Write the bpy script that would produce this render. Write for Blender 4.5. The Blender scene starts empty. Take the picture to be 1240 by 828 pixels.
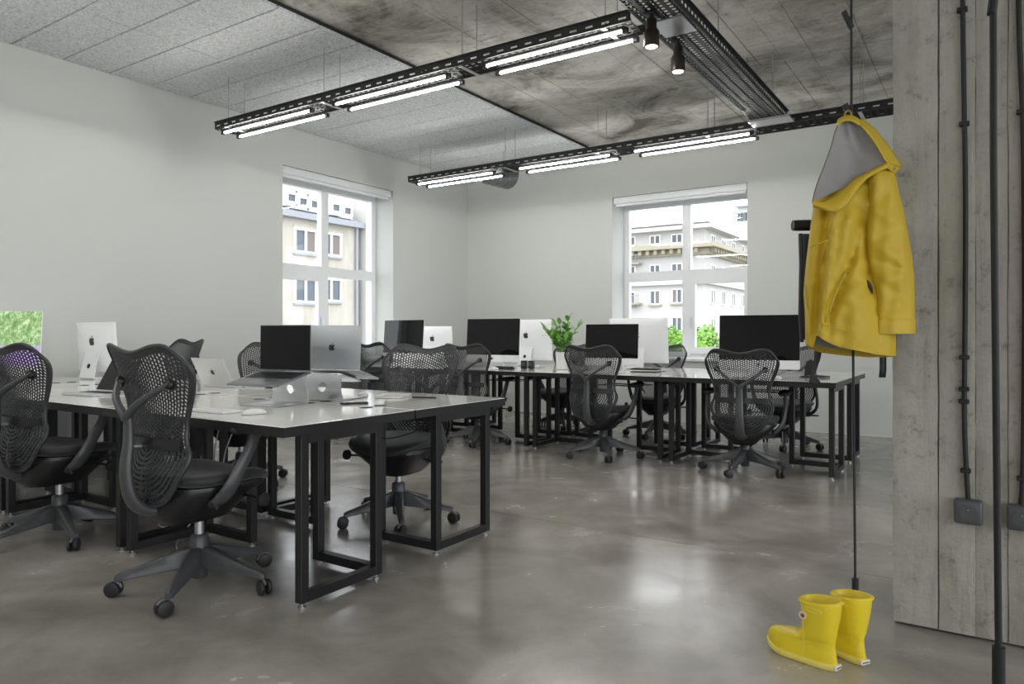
import bpy, bmesh, math, random
from mathutils import Vector, Matrix
R = random.Random(7)
PI = math.pi
sc = bpy.context.scene
COL = sc.collection

# ---------------------------------------------------------------- camera, sky, exposure
CAM_H, YAW, FPX = 1.105, 0.587, 868.0
cam = bpy.data.cameras.new('camera')
cam.sensor_width = 36.0
cam.lens = FPX / 1240 * 36
cam.shift_y = -(414 - 404.1) / 1240
cam.clip_end = 400
camo = bpy.data.objects.new('camera', cam)
camo.location = (0, 0, CAM_H)
camo.rotation_euler = (PI / 2, 0, YAW)
COL.objects.link(camo)
sc.camera = camo

SKY = 2.5
LAMP = 45.0
world = bpy.data.worlds.new('sky')
sc.world = world
world.use_nodes = True
wn = world.node_tree
bg = wn.nodes['Background']
tc = wn.nodes.new('ShaderNodeTexCoord')
no = wn.nodes.new('ShaderNodeTexNoise'); no.inputs['Scale'].default_value = 2.2; no.inputs['Detail'].default_value = 5
cr = wn.nodes.new('ShaderNodeValToRGB')
cr.color_ramp.elements[0].position = .35; cr.color_ramp.elements[0].color = (.80, .90, 1, 1)
cr.color_ramp.elements[1].position = .6; cr.color_ramp.elements[1].color = (1, 1, 1, 1)
wn.links.new(tc.outputs['Generated'], no.inputs['Vector'])
wn.links.new(no.outputs['Fac'], cr.inputs['Fac'])
wn.links.new(cr.outputs['Color'], bg.inputs['Color'])
bg.inputs['Strength'].default_value = SKY

sc.view_settings.view_transform = 'Standard'
sc.view_settings.look = 'None'
sc.view_settings.gamma = 1
sc.view_settings.use_curve_mapping = False
sc.view_settings.exposure = 0.52
sc.cycles.use_denoising = True
sc.cycles.max_bounces = 10
sc.cycles.diffuse_bounces = 6
sc.cycles.sample_clamp_indirect = 6


def portal(name, loc, rot, sx, sy):
    l = bpy.data.lights.new(name, 'AREA'); l.shape = 'RECTANGLE'; l.size = sx; l.size_y = sy
    l.cycles.is_portal = True
    o = bpy.data.objects.new(name, l); o.location = loc; o.rotation_euler = rot; COL.objects.link(o)


# room constants (metres; the camera stands at x=0, y=0)
XL, YB, XR, YR = -6.51, 8.58, 4.6, -3.4
ZT, ZC = 3.41, 3.46
W1 = (5.20, 6.97, 0.80, 2.98)      # left window y0,y1,z0,z1
W2 = (-4.125, -2.372, 0.80, 2.895)  # back window x0,x1,z0,z1
portal('window_portal', (XL - .45, 6.085, 1.89), (0, -PI / 2, 0), 2.1, 1.75)
portal('window_portal', (-3.25, YB + .55, 1.85), (-PI / 2, 0, 0), 1.75, 2.1)
REAR = [(.2, 2.1, .12, 3.3), (2.4, 4.3, .12, 3.3)]
SIDE = [(-3.1, .3, .12, 3.3), (.6, 4.0, .12, 3.3), (4.3, 7.7, .12, 3.3)]
for a, b, c, d in REAR:
    portal('window_portal', ((a + b) / 2, YR - .25, (c + d) / 2), (PI / 2, 0, 0), b - a, d - c)
for a, b, c, d in SIDE:
    portal('window_portal', (XR + .25, (a + b) / 2, (c + d) / 2), (0, PI / 2, 0), d - c, b - a)

# ---------------------------------------------------------------- materials
def nodes(name):
    m = bpy.data.materials.new(name); m.use_nodes = True
    return m, m.node_tree, m.node_tree.nodes['Principled BSDF']


def mat(name, col, rough=.5, metal=0., spec=.5, bump=0., bscale=200., var=0., vscale=20., coat=0., emit=None, estr=0., trans=0., sheen=0.):
    m, nt, b = nodes(name)
    b.inputs['Base Color'].default_value = (*col, 1)
    b.inputs['Roughness'].default_value = rough
    b.inputs['Metallic'].default_value = metal
    b.inputs['Specular IOR Level'].default_value = spec
    b.inputs['Coat Weight'].default_value = coat
    b.inputs['Sheen Weight'].default_value = sheen
    b.inputs['Transmission Weight'].default_value = trans
    if emit:
        b.inputs['Emission Color'].default_value = (*emit, 1); b.inputs['Emission Strength'].default_value = estr
    t = nt.nodes.new('ShaderNodeTexCoord')
    if var:
        n = nt.nodes.new('ShaderNodeTexNoise'); n.inputs['Scale'].default_value = vscale; n.inputs['Detail'].default_value = 4
        mx = nt.nodes.new('ShaderNodeMix'); mx.data_type = 'RGBA'
        mx.inputs[6].default_value = (*[c * (1 - var) for c in col], 1)
        mx.inputs[7].default_value = (*[min(1, c * (1 + var)) for c in col], 1)
        nt.links.new(t.outputs['Object'], n.inputs['Vector'])
        nt.links.new(n.outputs['Fac'], mx.inputs[0]); nt.links.new(mx.outputs[2], b.inputs['Base Color'])
    if bump:
        n = nt.nodes.new('ShaderNodeTexNoise'); n.inputs['Scale'].default_value = bscale; n.inputs['Detail'].default_value = 3
        bp = nt.nodes.new('ShaderNodeBump'); bp.inputs['Strength'].default_value = bump; bp.inputs['Distance'].default_value = .01
        nt.links.new(t.outputs['Object'], n.inputs['Vector'])
        nt.links.new(n.outputs['Fac'], bp.inputs['Height']); nt.links.new(bp.outputs['Normal'], b.inputs['Normal'])
    return m


def ramp(nt, stops):
    r = nt.nodes.new('ShaderNodeValToRGB'); e = r.color_ramp.elements
    while len(e) < len(stops): e.new(.5)
    for k, (p, c) in enumerate(stops):
        e[k].position = p; e[k].color = (*c, 1)
    return r


def noise(nt, vec, scale, detail=5, rough=.6, dist=0.):
    n = nt.nodes.new('ShaderNodeTexNoise')
    n.inputs['Scale'].default_value = scale; n.inputs['Detail'].default_value = detail
    n.inputs['Roughness'].default_value = rough; n.inputs['Distortion'].default_value = dist
    nt.links.new(vec, n.inputs['Vector'])
    return n.outputs['Fac']


def mapping(nt, scale=(1, 1, 1), src='Object', geo=False):
    if geo:
        g = nt.nodes.new('ShaderNodeNewGeometry'); s = g.outputs['Position']
    else:
        t = nt.nodes.new('ShaderNodeTexCoord'); s = t.outputs[src]
    mp = nt.nodes.new('ShaderNodeMapping'); mp.inputs['Scale'].default_value = scale
    nt.links.new(s, mp.inputs['Vector'])
    return mp.outputs['Vector']


def mixc(nt, fac, a, b, mode='MIX'):
    mx = nt.nodes.new('ShaderNodeMix'); mx.data_type = 'RGBA'; mx.blend_type = mode
    for sock, v in ((mx.inputs[0], fac), (mx.inputs[6], a), (mx.inputs[7], b)):
        if isinstance(v, (int, float)): sock.default_value = v
        elif isinstance(v, tuple): sock.default_value = (*v, 1)
        else: nt.links.new(v, sock)
    return mx.outputs[2]


def floor_material():
    m, nt, b = nodes('polished_concrete')
    v = mapping(nt, geo=True)
    n1 = noise(nt, v, .9, 4, .55, 1.0)
    n2 = noise(nt, v, 2.4, 5, .6, .7)
    n3 = noise(nt, v, 60, 3, .7)
    r1 = ramp(nt, [(.25, (.21, .195, .175)), (.5, (.345, .325, .295)), (.75, (.48, .455, .42))])
    nt.links.new(n1, r1.inputs['Fac'])
    r2 = ramp(nt, [(.25, (.74, .73, .72)), (.75, (1.15, 1.15, 1.15))])
    nt.links.new(n2, r2.inputs['Fac'])
    c = mixc(nt, 1., r1.outputs['Color'], r2.outputs['Color'], 'MULTIPLY')
    r3 = ramp(nt, [(.2, (.93, .93, .93)), (.8, (1.05, 1.05, 1.05))])
    nt.links.new(n3, r3.inputs['Fac'])
    c = mixc(nt, 1., c, r3.outputs['Color'], 'MULTIPLY')
    nt.links.new(c, b.inputs['Base Color'])
    rr = nt.nodes.new('ShaderNodeMapRange'); rr.inputs['To Min'].default_value = .13; rr.inputs['To Max'].default_value = .30
    rr.inputs['From Min'].default_value = .3; rr.inputs['From Max'].default_value = .7
    nt.links.new(n2, rr.inputs['Value']); nt.links.new(rr.outputs['Result'], b.inputs['Roughness'])
    b.inputs['Specular IOR Level'].default_value = .85
    bp = nt.nodes.new('ShaderNodeBump'); bp.inputs['Strength'].default_value = .04; bp.inputs['Distance'].default_value = .01
    nt.links.new(noise(nt, v, 9, 4), bp.inputs['Height']); nt.links.new(bp.outputs['Normal'], b.inputs['Normal'])
    return m


def concrete_material(name, grain, stops, streak=.55, bump=.5):
    """board-marked concrete; grain = stretch of the wood grain in world axes"""
    m, nt, b = nodes(name)
    vg = mapping(nt, grain, geo=True)
    v = mapping(nt, (1, 1, 1), geo=True)
    n1 = noise(nt, v, 1.3, 6, .65, .8)
    n2 = noise(nt, vg, 5, 7, .7, .5)
    n3 = noise(nt, v, 16, 6, .75)
    f = nt.nodes.new('ShaderNodeMath'); f.operation = 'MULTIPLY_ADD'
    nt.links.new(n2, f.inputs[0]); f.inputs[1].default_value = streak
    f2 = nt.nodes.new('ShaderNodeMath'); f2.operation = 'MULTIPLY'; nt.links.new(n1, f2.inputs[0]); f2.inputs[1].default_value = 1 - streak
    nt.links.new(f2.outputs[0], f.inputs[2])
    r = ramp(nt, stops); nt.links.new(f.outputs[0], r.inputs['Fac'])
    r3 = ramp(nt, [(.30, (.45, .44, .42)), (.42, (.95, .95, .95)), (.75, (1.1, 1.1, 1.1))]); nt.links.new(n3, r3.inputs['Fac'])
    c = mixc(nt, .8, r.outputs['Color'], r3.outputs['Color'], 'MULTIPLY')
    nt.links.new(c, b.inputs['Base Color'])
    b.inputs['Roughness'].default_value = .85
    b.inputs['Specular IOR Level'].default_value = .25
    a = nt.nodes.new('ShaderNodeMath'); a.operation = 'ADD'; nt.links.new(n2, a.inputs[0]); nt.links.new(n3, a.inputs[1])
    bp = nt.nodes.new('ShaderNodeBump'); bp.inputs['Strength'].default_value = bump; bp.inputs['Distance'].default_value = .012
    nt.links.new(a.outputs[0], bp.inputs['Height']); nt.links.new(bp.outputs['Normal'], b.inputs['Normal'])
    return m


def tile_material():
    m, nt, b = nodes('wood_wool_tile')
    v = mapping(nt, geo=True)
    n = noise(nt, v, 48, 6, .85, 1.2)
    r = ramp(nt, [(.34, (.24, .25, .255)), (.5, (.62, .64, .65)), (.66, (.90, .92, .93))])
    nt.links.new(n, r.inputs['Fac']); nt.links.new(r.outputs['Color'], b.inputs['Base Color'])
    b.inputs['Roughness'].default_value = .9
    bp = nt.nodes.new('ShaderNodeBump'); bp.inputs['Strength'].default_value = .5; bp.inputs['Distance'].default_value = .006
    nt.links.new(n, bp.inputs['Height']); nt.links.new(bp.outputs['Normal'], b.inputs['Normal'])
    return m


def plaster_facade():
    m, nt, b = nodes('aged_plaster')
    v = mapping(nt, (1, 1, .3), geo=True)
    n = noise(nt, v, .5, 7, .7, .5)
    r = ramp(nt, [(.3, (.36, .33, .27)), (.55, (.50, .47, .41)), (.75, (.56, .54, .49))])
    nt.links.new(n, r.inputs['Fac']); nt.links.new(r.outputs['Color'], b.inputs['Base Color'])
    b.inputs['Roughness'].default_value = .9
    return m


def screen_foliage():
    m, nt, b = nodes('screen_picture')
    v = mapping(nt, (1, 1, 1))
    n = noise(nt, v, 22, 6, .75, 1.2)
    r = ramp(nt, [(.32, (.06, .14, .04)), (.5, (.25, .42, .16)), (.68, (.75, .88, .6))])
    nt.links.new(n, r.inputs['Fac'])
    t = nt.nodes.new('ShaderNodeTexCoord'); sp = nt.nodes.new('ShaderNodeSeparateXYZ'); nt.links.new(t.outputs['Object'], sp.inputs[0])
    r2 = ramp(nt, [(.0, (.30, .16, .62)), (1., (.62, .45, .85))]); nt.links.new(n, r2.inputs['Fac'])
    st = nt.nodes.new('ShaderNodeMapRange'); st.inputs['From Min'].default_value = .25; st.inputs['From Max'].default_value = .29
    nt.links.new(sp.outputs['Z'], st.inputs['Value'])
    c = mixc(nt, st.outputs['Result'], r2.outputs['Color'], r.outputs['Color'])
    b.inputs['Base Color'].default_value = (0, 0, 0, 1)
    nt.links.new(c, b.inputs['Emission Color']); b.inputs['Emission Strength'].default_value = .9
    b.inputs['Roughness'].default_value = .1
    return m


M = {}
M['floor'] = floor_material()
M['wall'] = mat('painted_plaster', (.60, .62, .59), .75, bump=.05, bscale=90, spec=.3)
M['white_paint'] = mat('white_window_paint', (.82, .84, .85), .35)
M['dark_gap'] = mat('dark_gap', (.02, .02, .02), .9)
M['tile'] = tile_material()
M['ceil'] = concrete_material('board_marked_ceiling', (.8, 4.5, 1), [(.36, (.13, .12, .10)), (.45, (.36, .345, .31)), (.58, (.60, .585, .545))], .22, .7)
M['column'] = concrete_material('board_marked_column', (3.0, 3.0, .3), [(.30, (.20, .19, .16)), (.48, (.37, .355, .31)), (.68, (.50, .48, .43))], .4, .8)
M['black'] = mat('black_powder_coat', (.012, .012, .013), .42)
M['rubber'] = mat('black_rubber', (.012, .012, .012), .6)
M['graph'] = mat('graphite_plastic', (.060, .064, .068), .34)
M['mesh'] = mat('graphite_mesh', (.036, .038, .041), .38)
M['fabric'] = mat('black_seat_fabric', (.018, .019, .021), .55, bump=.15, bscale=700, sheen=.2)
M['pan'] = mat('black_seat_shell', (.012, .012, .013), .35)
M['chrome'] = mat('chrome', (.7, .7, .7), .15, 1)
M['tyre'] = mat('caster_rubber', (.02, .02, .021), .5)
M['castercap'] = mat('caster_grey', (.16, .16, .165), .4)
M['desk'] = mat('white_laminate', (.84, .83, .80), .10, coat=.3, spec=.6)
M['alu'] = mat('anodised_aluminium', (.72, .73, .74), .32, .85)
M['alupale'] = mat('pale_aluminium', (.90, .91, .92), .38, .0)
M['alumid'] = mat('grey_aluminium', (.42, .445, .465), .36, .6)
M['alugrey'] = mat('space_grey_aluminium', (.30, .32, .34), .34, .8)
M['glassblack'] = mat('black_screen_glass', (.005, .005, .006), .04, spec=.35)
M['keys'] = mat('black_keys', (.015, .015, .017), .5)
M['logo'] = mat('logo_black', (.03, .03, .035), .3)
M['logod'] = mat('logo_dark', (.02, .02, .02), .2, .5)
M['whiteplastic'] = mat('white_plastic', (.82, .82, .80), .3)
M['paper'] = mat('paper', (.80, .79, .76), .7)
M['tray'] = mat('galvanised_tray', (.10, .102, .105), .42, .6)
M['trayblack'] = mat('black_tray', (.022, .023, .025), .45, .3)
M['traydark'] = mat('dark_tray_base', (.022, .022, .023), .7, spec=.08)
M['steel'] = mat('steel', (.45, .46, .47), .35, .9)
M['lamp'] = mat('lit_tube', (1, 1, 1), .5, emit=(1., .975, .93), estr=LAMP)
M['spotlit'] = mat('lit_spot', (1, 1, 1), .5, emit=(1., .80, .55), estr=6)
M['spot'] = mat('bronze_spot', (.05, .04, .033), .35, .6)
M['duct'] = mat('galvanised_duct', (.16, .165, .17), .35, .8)
M['yellow'] = mat('yellow_rubber', (.80, .62, .025), .38, spec=.5)
M['yellowsole'] = mat('pale_yellow_sole', (.83, .70, .16), .45)
M['coat'] = mat('yellow_coated_cotton', (.56, .385, .022), .58, bump=.12, bscale=500, var=.12, vscale=9)
M['coatd'] = mat('yellow_seam', (.50, .345, .02), .6)
M['lining'] = mat('grey_fleece', (.30, .285, .275), .95, bump=.25, bscale=400, var=.12, vscale=14, sheen=.3)
M['bag'] = mat('black_nylon', (.014, .015, .019), .55, bump=.1, bscale=300)
M['pink'] = mat('rivet_pale', (.78, .55, .42), .4)
M['brown'] = mat('rivet_brown', (.16, .12, .07), .4)
M['leaf'] = mat('plant_leaf', (.17, .40, .06), .35, var=.45, vscale=12)
M['leafstem'] = mat('plant_stem', (.13, .25, .06), .5)
M['vase'] = mat('white_ceramic', (.84, .84, .82), .25)
M['cable_w'] = mat('pale_cable', (.55, .53, .50), .5)
M['tag'] = mat('yellow_tag', (.72, .68, .30), .6)
M['socket'] = mat('anthracite_socket', (.075, .077, .082), .38)
M['screenpic'] = screen_foliage()
M['plaster'] = plaster_facade()
M['facade'] = mat('white_stone', (.50, .495, .475), .85, var=.06, vscale=.4)
M['cornice'] = mat('ochre_stone', (.36, .33, .25), .85, var=.15, vscale=.8)
M['slate'] = mat('zinc_roof', (.30, .315, .34), .5)
M['winglass'] = mat('far_window_glass', (.07, .09, .11), .12, spec=.6)
M['curtain'] = mat('far_window_curtain', (.20, .17, .16), .8)
M['tree'] = mat('tree_leaf', (.22, .42, .07), .6, var=.5, vscale=3)
M['bark'] = mat('bark', (.12, .09, .06), .9)
M['street'] = mat('street_asphalt', (.22, .22, .22), .9)


def glass():
    m, nt, b = nodes('window_glass')
    tr = nt.nodes.new('ShaderNodeBsdfTransparent'); gl = nt.nodes.new('ShaderNodeBsdfGlossy'); gl.inputs['Roughness'].default_value = .01
    fr = nt.nodes.new('ShaderNodeFresnel'); fr.inputs['IOR'].default_value = 1.5
    mx = nt.nodes.new('ShaderNodeMixShader'); out = nt.nodes['Material Output']
    ge = nt.nodes.new('ShaderNodeNewGeometry'); mu = nt.nodes.new('ShaderNodeMath'); mu.operation = 'SUBTRACT'; mu.use_clamp = True
    nt.links.new(fr.outputs[0], mu.inputs[0]); nt.links.new(ge.outputs['Backfacing'], mu.inputs[1]); nt.links.new(mu.outputs[0], mx.inputs[0]); nt.links.new(tr.outputs[0], mx.inputs[1]); nt.links.new(gl.outputs[0], mx.inputs[2])
    nt.links.new(mx.outputs[0], out.inputs['Surface'])
    return m


M['glass'] = glass()

# ---------------------------------------------------------------- mesh helpers
class MB:
    def __init__(s): s.v = []; s.f = []

    def add(s, vs, fs):
        n = len(s.v); s.v += [tuple(p) for p in vs]; s.f += [[n + i for i in f] for f in fs]; return s

    def box(s, x0, x1, y0, y1, z0, z1, mtx=None):
        vs = [Vector((x, y, z)) for z in (z0, z1) for y in (y0, y1) for x in (x0, x1)]
        if mtx: vs = [mtx @ p for p in vs]
        return s.add(vs, [[0, 2, 3, 1], [4, 5, 7, 6], [0, 1, 5, 4], [2, 6, 7, 3], [0, 4, 6, 2], [1, 3, 7, 5]])

    def rbox(s, x0, x1, y0, y1, z0, z1, r=.005, seg=2, mtx=None):
        bm = bmesh.new(); bmesh.ops.create_cube(bm, size=1)
        for p in bm.verts: p.co = Vector(((x0 + x1) / 2 + p.co.x * (x1 - x0), (y0 + y1) / 2 + p.co.y * (y1 - y0), (z0 + z1) / 2 + p.co.z * (z1 - z0)))
        bmesh.ops.bevel(bm, geom=bm.edges[:], offset=r, segments=seg, affect='EDGES', profile=.5)
        bm.verts.index_update()
        vs = [(mtx @ p.co) if mtx else p.co.copy() for p in bm.verts]; fs = [[q.index for q in f.verts] for f in bm.faces]
        bm.free(); return s.add(vs, fs)

    def loft(s, rings, cap=True, close=True):
        n = len(rings[0]); vs = [p for r in rings for p in r]; fs = []
        for i in range(len(rings) - 1):
            for j in range(n if close else n - 1):
                a = i * n + j; b = i * n + (j + 1) % n
                fs.append([a, b, b + n, a + n])
        if cap and close:
            fs.append(list(range(n))[::-1]); fs.append([(len(rings) - 1) * n + j for j in range(n)])
        return s.add(vs, fs)

    def tube(s, pts, r, n=8, ry=None, cap=True, up=None):
        """round or elliptical tube along a list of points; r and ry may be lists"""
        P = [Vector(p) for p in pts]; rings = []
        prev = None
        for i, p in enumerate(P):
            t = (P[min(i + 1, len(P) - 1)] - P[max(i - 1, 0)]).normalized()
            if up is not None: a = Vector(up).cross(t)
            elif prev is None:
                a = Vector((0, 0, 1)).cross(t)
                if a.length < .2: a = Vector((1, 0, 0)).cross(t)
            else: a = prev - t * prev.dot(t)
            a.normalize(); prev = a; b = t.cross(a)
            ra = r[i] if isinstance(r, (list, tuple)) else r
            rb = ra if ry is None else (ry[i] if isinstance(ry, (list, tuple)) else ry)
            rings.append([p + a * (ra * math.cos(2 * PI * k / n)) + b * (rb * math.sin(2 * PI * k / n)) for k in range(n)])
        return s.loft(rings, cap)

    def lathe(s, prof, n=20, o=(0, 0, 0), axis='z'):
        rings = []
        for r, h in prof:
            ring = []
            for k in range(n):
                c, d = r * math.cos(2 * PI * k / n), r * math.sin(2 * PI * k / n)
                q = (c, d, h) if axis == 'z' else ((h, c, d) if axis == 'x' else (d, h, c))
                ring.append((o[0] + q[0], o[1] + q[1], o[2] + q[2]))
            rings.append(ring)
        return s.loft(rings)

    def grid(s, rows):
        return s.loft(rings=rows, cap=False, close=False)

    def poly(s, pts, th, o=Vector((0, 0, 0)), ax=Vector((1, 0, 0)), ay=Vector((0, 0, 1)), an=Vector((0, -1, 0))):
        n = len(pts); f = [o + ax * x + ay * y for x, y in pts]
        return s.add(f + [p + an * th for p in f], [list(range(n))[::-1], [n + i for i in range(n)]] + [[i, (i + 1) % n, n + (i + 1) % n, n + i] for i in range(n)])

    def mesh(s, name, m, smooth=40):
        me = bpy.data.meshes.new(name); me.from_pydata([tuple(p) for p in s.v], [], s.f); me.update()
        bm = bmesh.new(); bm.from_mesh(me); bmesh.ops.recalc_face_normals(bm, faces=bm.faces); bm.to_mesh(me); bm.free()
        if m: me.materials.append(m)
        if smooth:
            me.polygons.foreach_set('use_smooth', [True] * len(me.polygons)); me.set_sharp_from_angle(angle=math.radians(smooth))
        return me

    def obj(s, name, m, parent=None, smooth=40, loc=None):
        o = bpy.data.objects.new(name, s.mesh(name, m, smooth)); COL.objects.link(o)
        if parent: o.parent = parent
        if loc: o.location = loc
        return o


def inst(name, me, parent=None, loc=(0, 0, 0), rot=(0, 0, 0), scale=None):
    o = bpy.data.objects.new(name, me); COL.objects.link(o); o.location = loc; o.rotation_euler = rot
    if scale: o.scale = scale
    if parent: o.parent = parent
    return o


def thing(name, label, cat, loc=(0, 0, 0), rz=0., group=None):
    o = bpy.data.objects.new(name, None); o.empty_display_size = .1; COL.objects.link(o)
    o.location = loc; o.rotation_euler = (0, 0, rz); o['label'] = label; o['category'] = cat
    if group: o['group'] = group
    return o


def tag(o, label, cat, group=None):
    o['label'] = label; o['category'] = cat
    if group: o['group'] = group
    return o


def struct(o): o['kind'] = 'structure'; return o


def copy_tree(o, label=None, parent=None):
    c = o.copy(); COL.objects.link(c)
    if parent: c.parent = parent
    if label: c['label'] = label
    for ch in list(o.children): copy_tree(ch, None, c)
    return c


def modded(o, *mods):
    """bake modifiers into the mesh once, so that copies share it"""
    for t, kw in mods:
        md = o.modifiers.new(t.lower(), t)
        for k, v in kw.items(): setattr(md, k, v)
    dg = bpy.context.evaluated_depsgraph_get(); dg.update()
    me = bpy.data.meshes.new_from_object(o.evaluated_get(dg)); old = o.data
    o.modifiers.clear(); o.data = me; me.name = old.name
    return o


def interp(tab, x):
    if x <= tab[0][0]: return tab[0][1]
    for (a, p), (b, q) in zip(tab, tab[1:]):
        if x <= b:
            t = (x - a) / (b - a); return p + (q - p) * t
    return tab[-1][1]


def smooth_path(pts, n=6):
    """Catmull-Rom through the points"""
    P = [Vector(p) for p in pts]; out = []
    for i in range(len(P) - 1):
        p0, p1, p2, p3 = P[max(i - 1, 0)], P[i], P[i + 1], P[min(i + 2, len(P) - 1)]
        for k in range(n):
            t = k / n
            out.append(.5 * ((2 * p1) + (p2 - p0) * t + (2 * p0 - 5 * p1 + 4 * p2 - p3) * t * t + (3 * p1 - p0 - 3 * p2 + p3) * t ** 3))
    return out + [P[-1]]


def perf(mb, x0, x1, y0, y1, z, nx, ny, hx=.6, hy=.5, stag=False, axes='xy'):
    """perforated sheet: every cell is a frame round a slot"""
    dx, dy = (x1 - x0) / nx, (y1 - y0) / ny
    for i in range(nx):
        for j in range(ny):
            cx, cy = x0 + (i + .5) * dx, y0 + (j + .5) * dy
            o = [(-.5, -.5), (.5, -.5), (.5, .5), (-.5, .5)]
            q = [(cx + a * dx, cy + b * dy) for a, b in o] + [(cx + a * dx * hx, cy + b * dy * hy) for a, b in o]
            vs = [(a, b, z) if axes == 'xy' else ((a, z, b) if axes == 'xz' else (z, a, b)) for a, b in q]
            mb.add(vs, [[0, 1, 5, 4], [1, 2, 6, 5], [2, 3, 7, 6], [3, 0, 4, 7]])
    return mb


# ---------------------------------------------------------------- the room
def wall_with_hole(name, plane, at, th, a0, a1, z0, z1, holes, m, outward):
    """plane 'x' or 'y'; at = inner face; th goes outward"""
    mb = MB(); lo, hi = sorted((at, at + outward * th))
    cuts = sorted(holes); cur = a0

    def bx(p, q, r, t):
        if q - p < 1e-4 or t - r < 1e-4: return
        if plane == 'x': mb.box(lo, hi, p, q, r, t)
        else: mb.box(p, q, lo, hi, r, t)
    for (h0, h1, b, t) in cuts:
        bx(cur, h0, z0, z1); bx(h0, h1, z0, b); bx(h0, h1, t, z1); cur = h1
    bx(cur, a1, z0, z1)
    return struct(mb.obj(name, m, smooth=0))


fl = struct(MB().box(XL - .6, XR + .4, YR - .4, YB + .6, -.30, -.006).obj('floor', M['dark_gap'], smooth=0))
ys = [YR - .4, -.2, 3.648, 7.02, YB + .0]
for a, b in zip(ys, ys[1:]):
    for c, d in ((XL - .0, XR),):
        MB().box(c + .0015, d - .0015, a + .002, b - .002, -.03, 0).obj('slab', M['floor'], fl, smooth=0)
wall_with_hole('wall_left', 'x', XL, .5, YR, YB + .5, 0, 3.9, [W1], M['wall'], -1)
struct(MB().box(XL - .02, XL + .022, YR, 3.51, 0, ZT).obj('wall_left', M['wall'], smooth=0))
wall_with_hole('wall_back', 'y', YB, .55, XL, XR + .3, 0, 3.9, [W2], M['wall'], 1)
wall_with_hole('wall_rear', 'y', YR, .3, XL, XR, 0, 3.9, REAR, M['wall'], -1)
wall_with_hole('wall_right', 'x', XR, .3, YR, YB, 0, 3.9, SIDE, M['wall'], 1)
struct(MB().box(XL, -.9, YB - .012, YB, 0, .012).obj('baseboard_back', M['wall'], smooth=0))

# ceiling: board-marked concrete slab, and hung wood-wool tiles along the left wall
ce = struct(MB().box(XL - .3, XR + .3, YR - .3, YB + .5, ZC + .02, ZC + .3).obj('ceiling', M['ceil'], smooth=0))
bx = [-6.5, -4.2, -4.02, -3.78, -3.42, -3.24, -3.05, -2.87, -2.65, -2.42, -2.25, -2.03, -1.85, -1.665, -1.47, -1.24, -1.02, -.84, -.62, -.42, -.2, .05, .3, .6, .9, 1.25, 1.7, 2.3, 3.0, 3.8, 4.6]
bys = [YR, 0.6, 2.75, 4.66, 6.45, YB]
for a, b in zip(bx, bx[1:]):
    for c, d in zip(bys, bys[1:]):
        dz = R.uniform(-.003, .003); t = R.uniform(-.002, .002); e = R.choice((.0006, .001, .0015, .003)); s = R.uniform(-.05, .05)
        mb = MB().box(a + e, b - e, c + .0006 + s * .2, d - .0006 + s * .2, ZC + dz, ZC + .03)
        for k in (0, 2): mb.v[k] = (mb.v[k][0], mb.v[k][1], mb.v[k][2] + t)
        mb.obj('plank', M['ceil'], ce, smooth=0)
TE, TS = -4.19, -5.39
tp = .382; ty = [2.546 + tp * k for k in range(-15, 17)]
ty = [y for y in ty if YR < y < YB - .1] + [YB]
for i, (a, b) in enumerate(zip(ty, ty[1:])):
    for (c, d) in ((XL + .004, TS), (TS, TE)):
        MB().rbox(c + .004, d - .004, a + .005, b - .005, ZT + R.uniform(0, .003), ZT + .026, .003, 1).obj('tile', M['tile'], ce, smooth=0)
MB().box(XL, TE + .006, YR, YB, ZT + .022, ZC - .008).obj('tile_frame', M['dark_gap'], ce, smooth=0)


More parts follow.
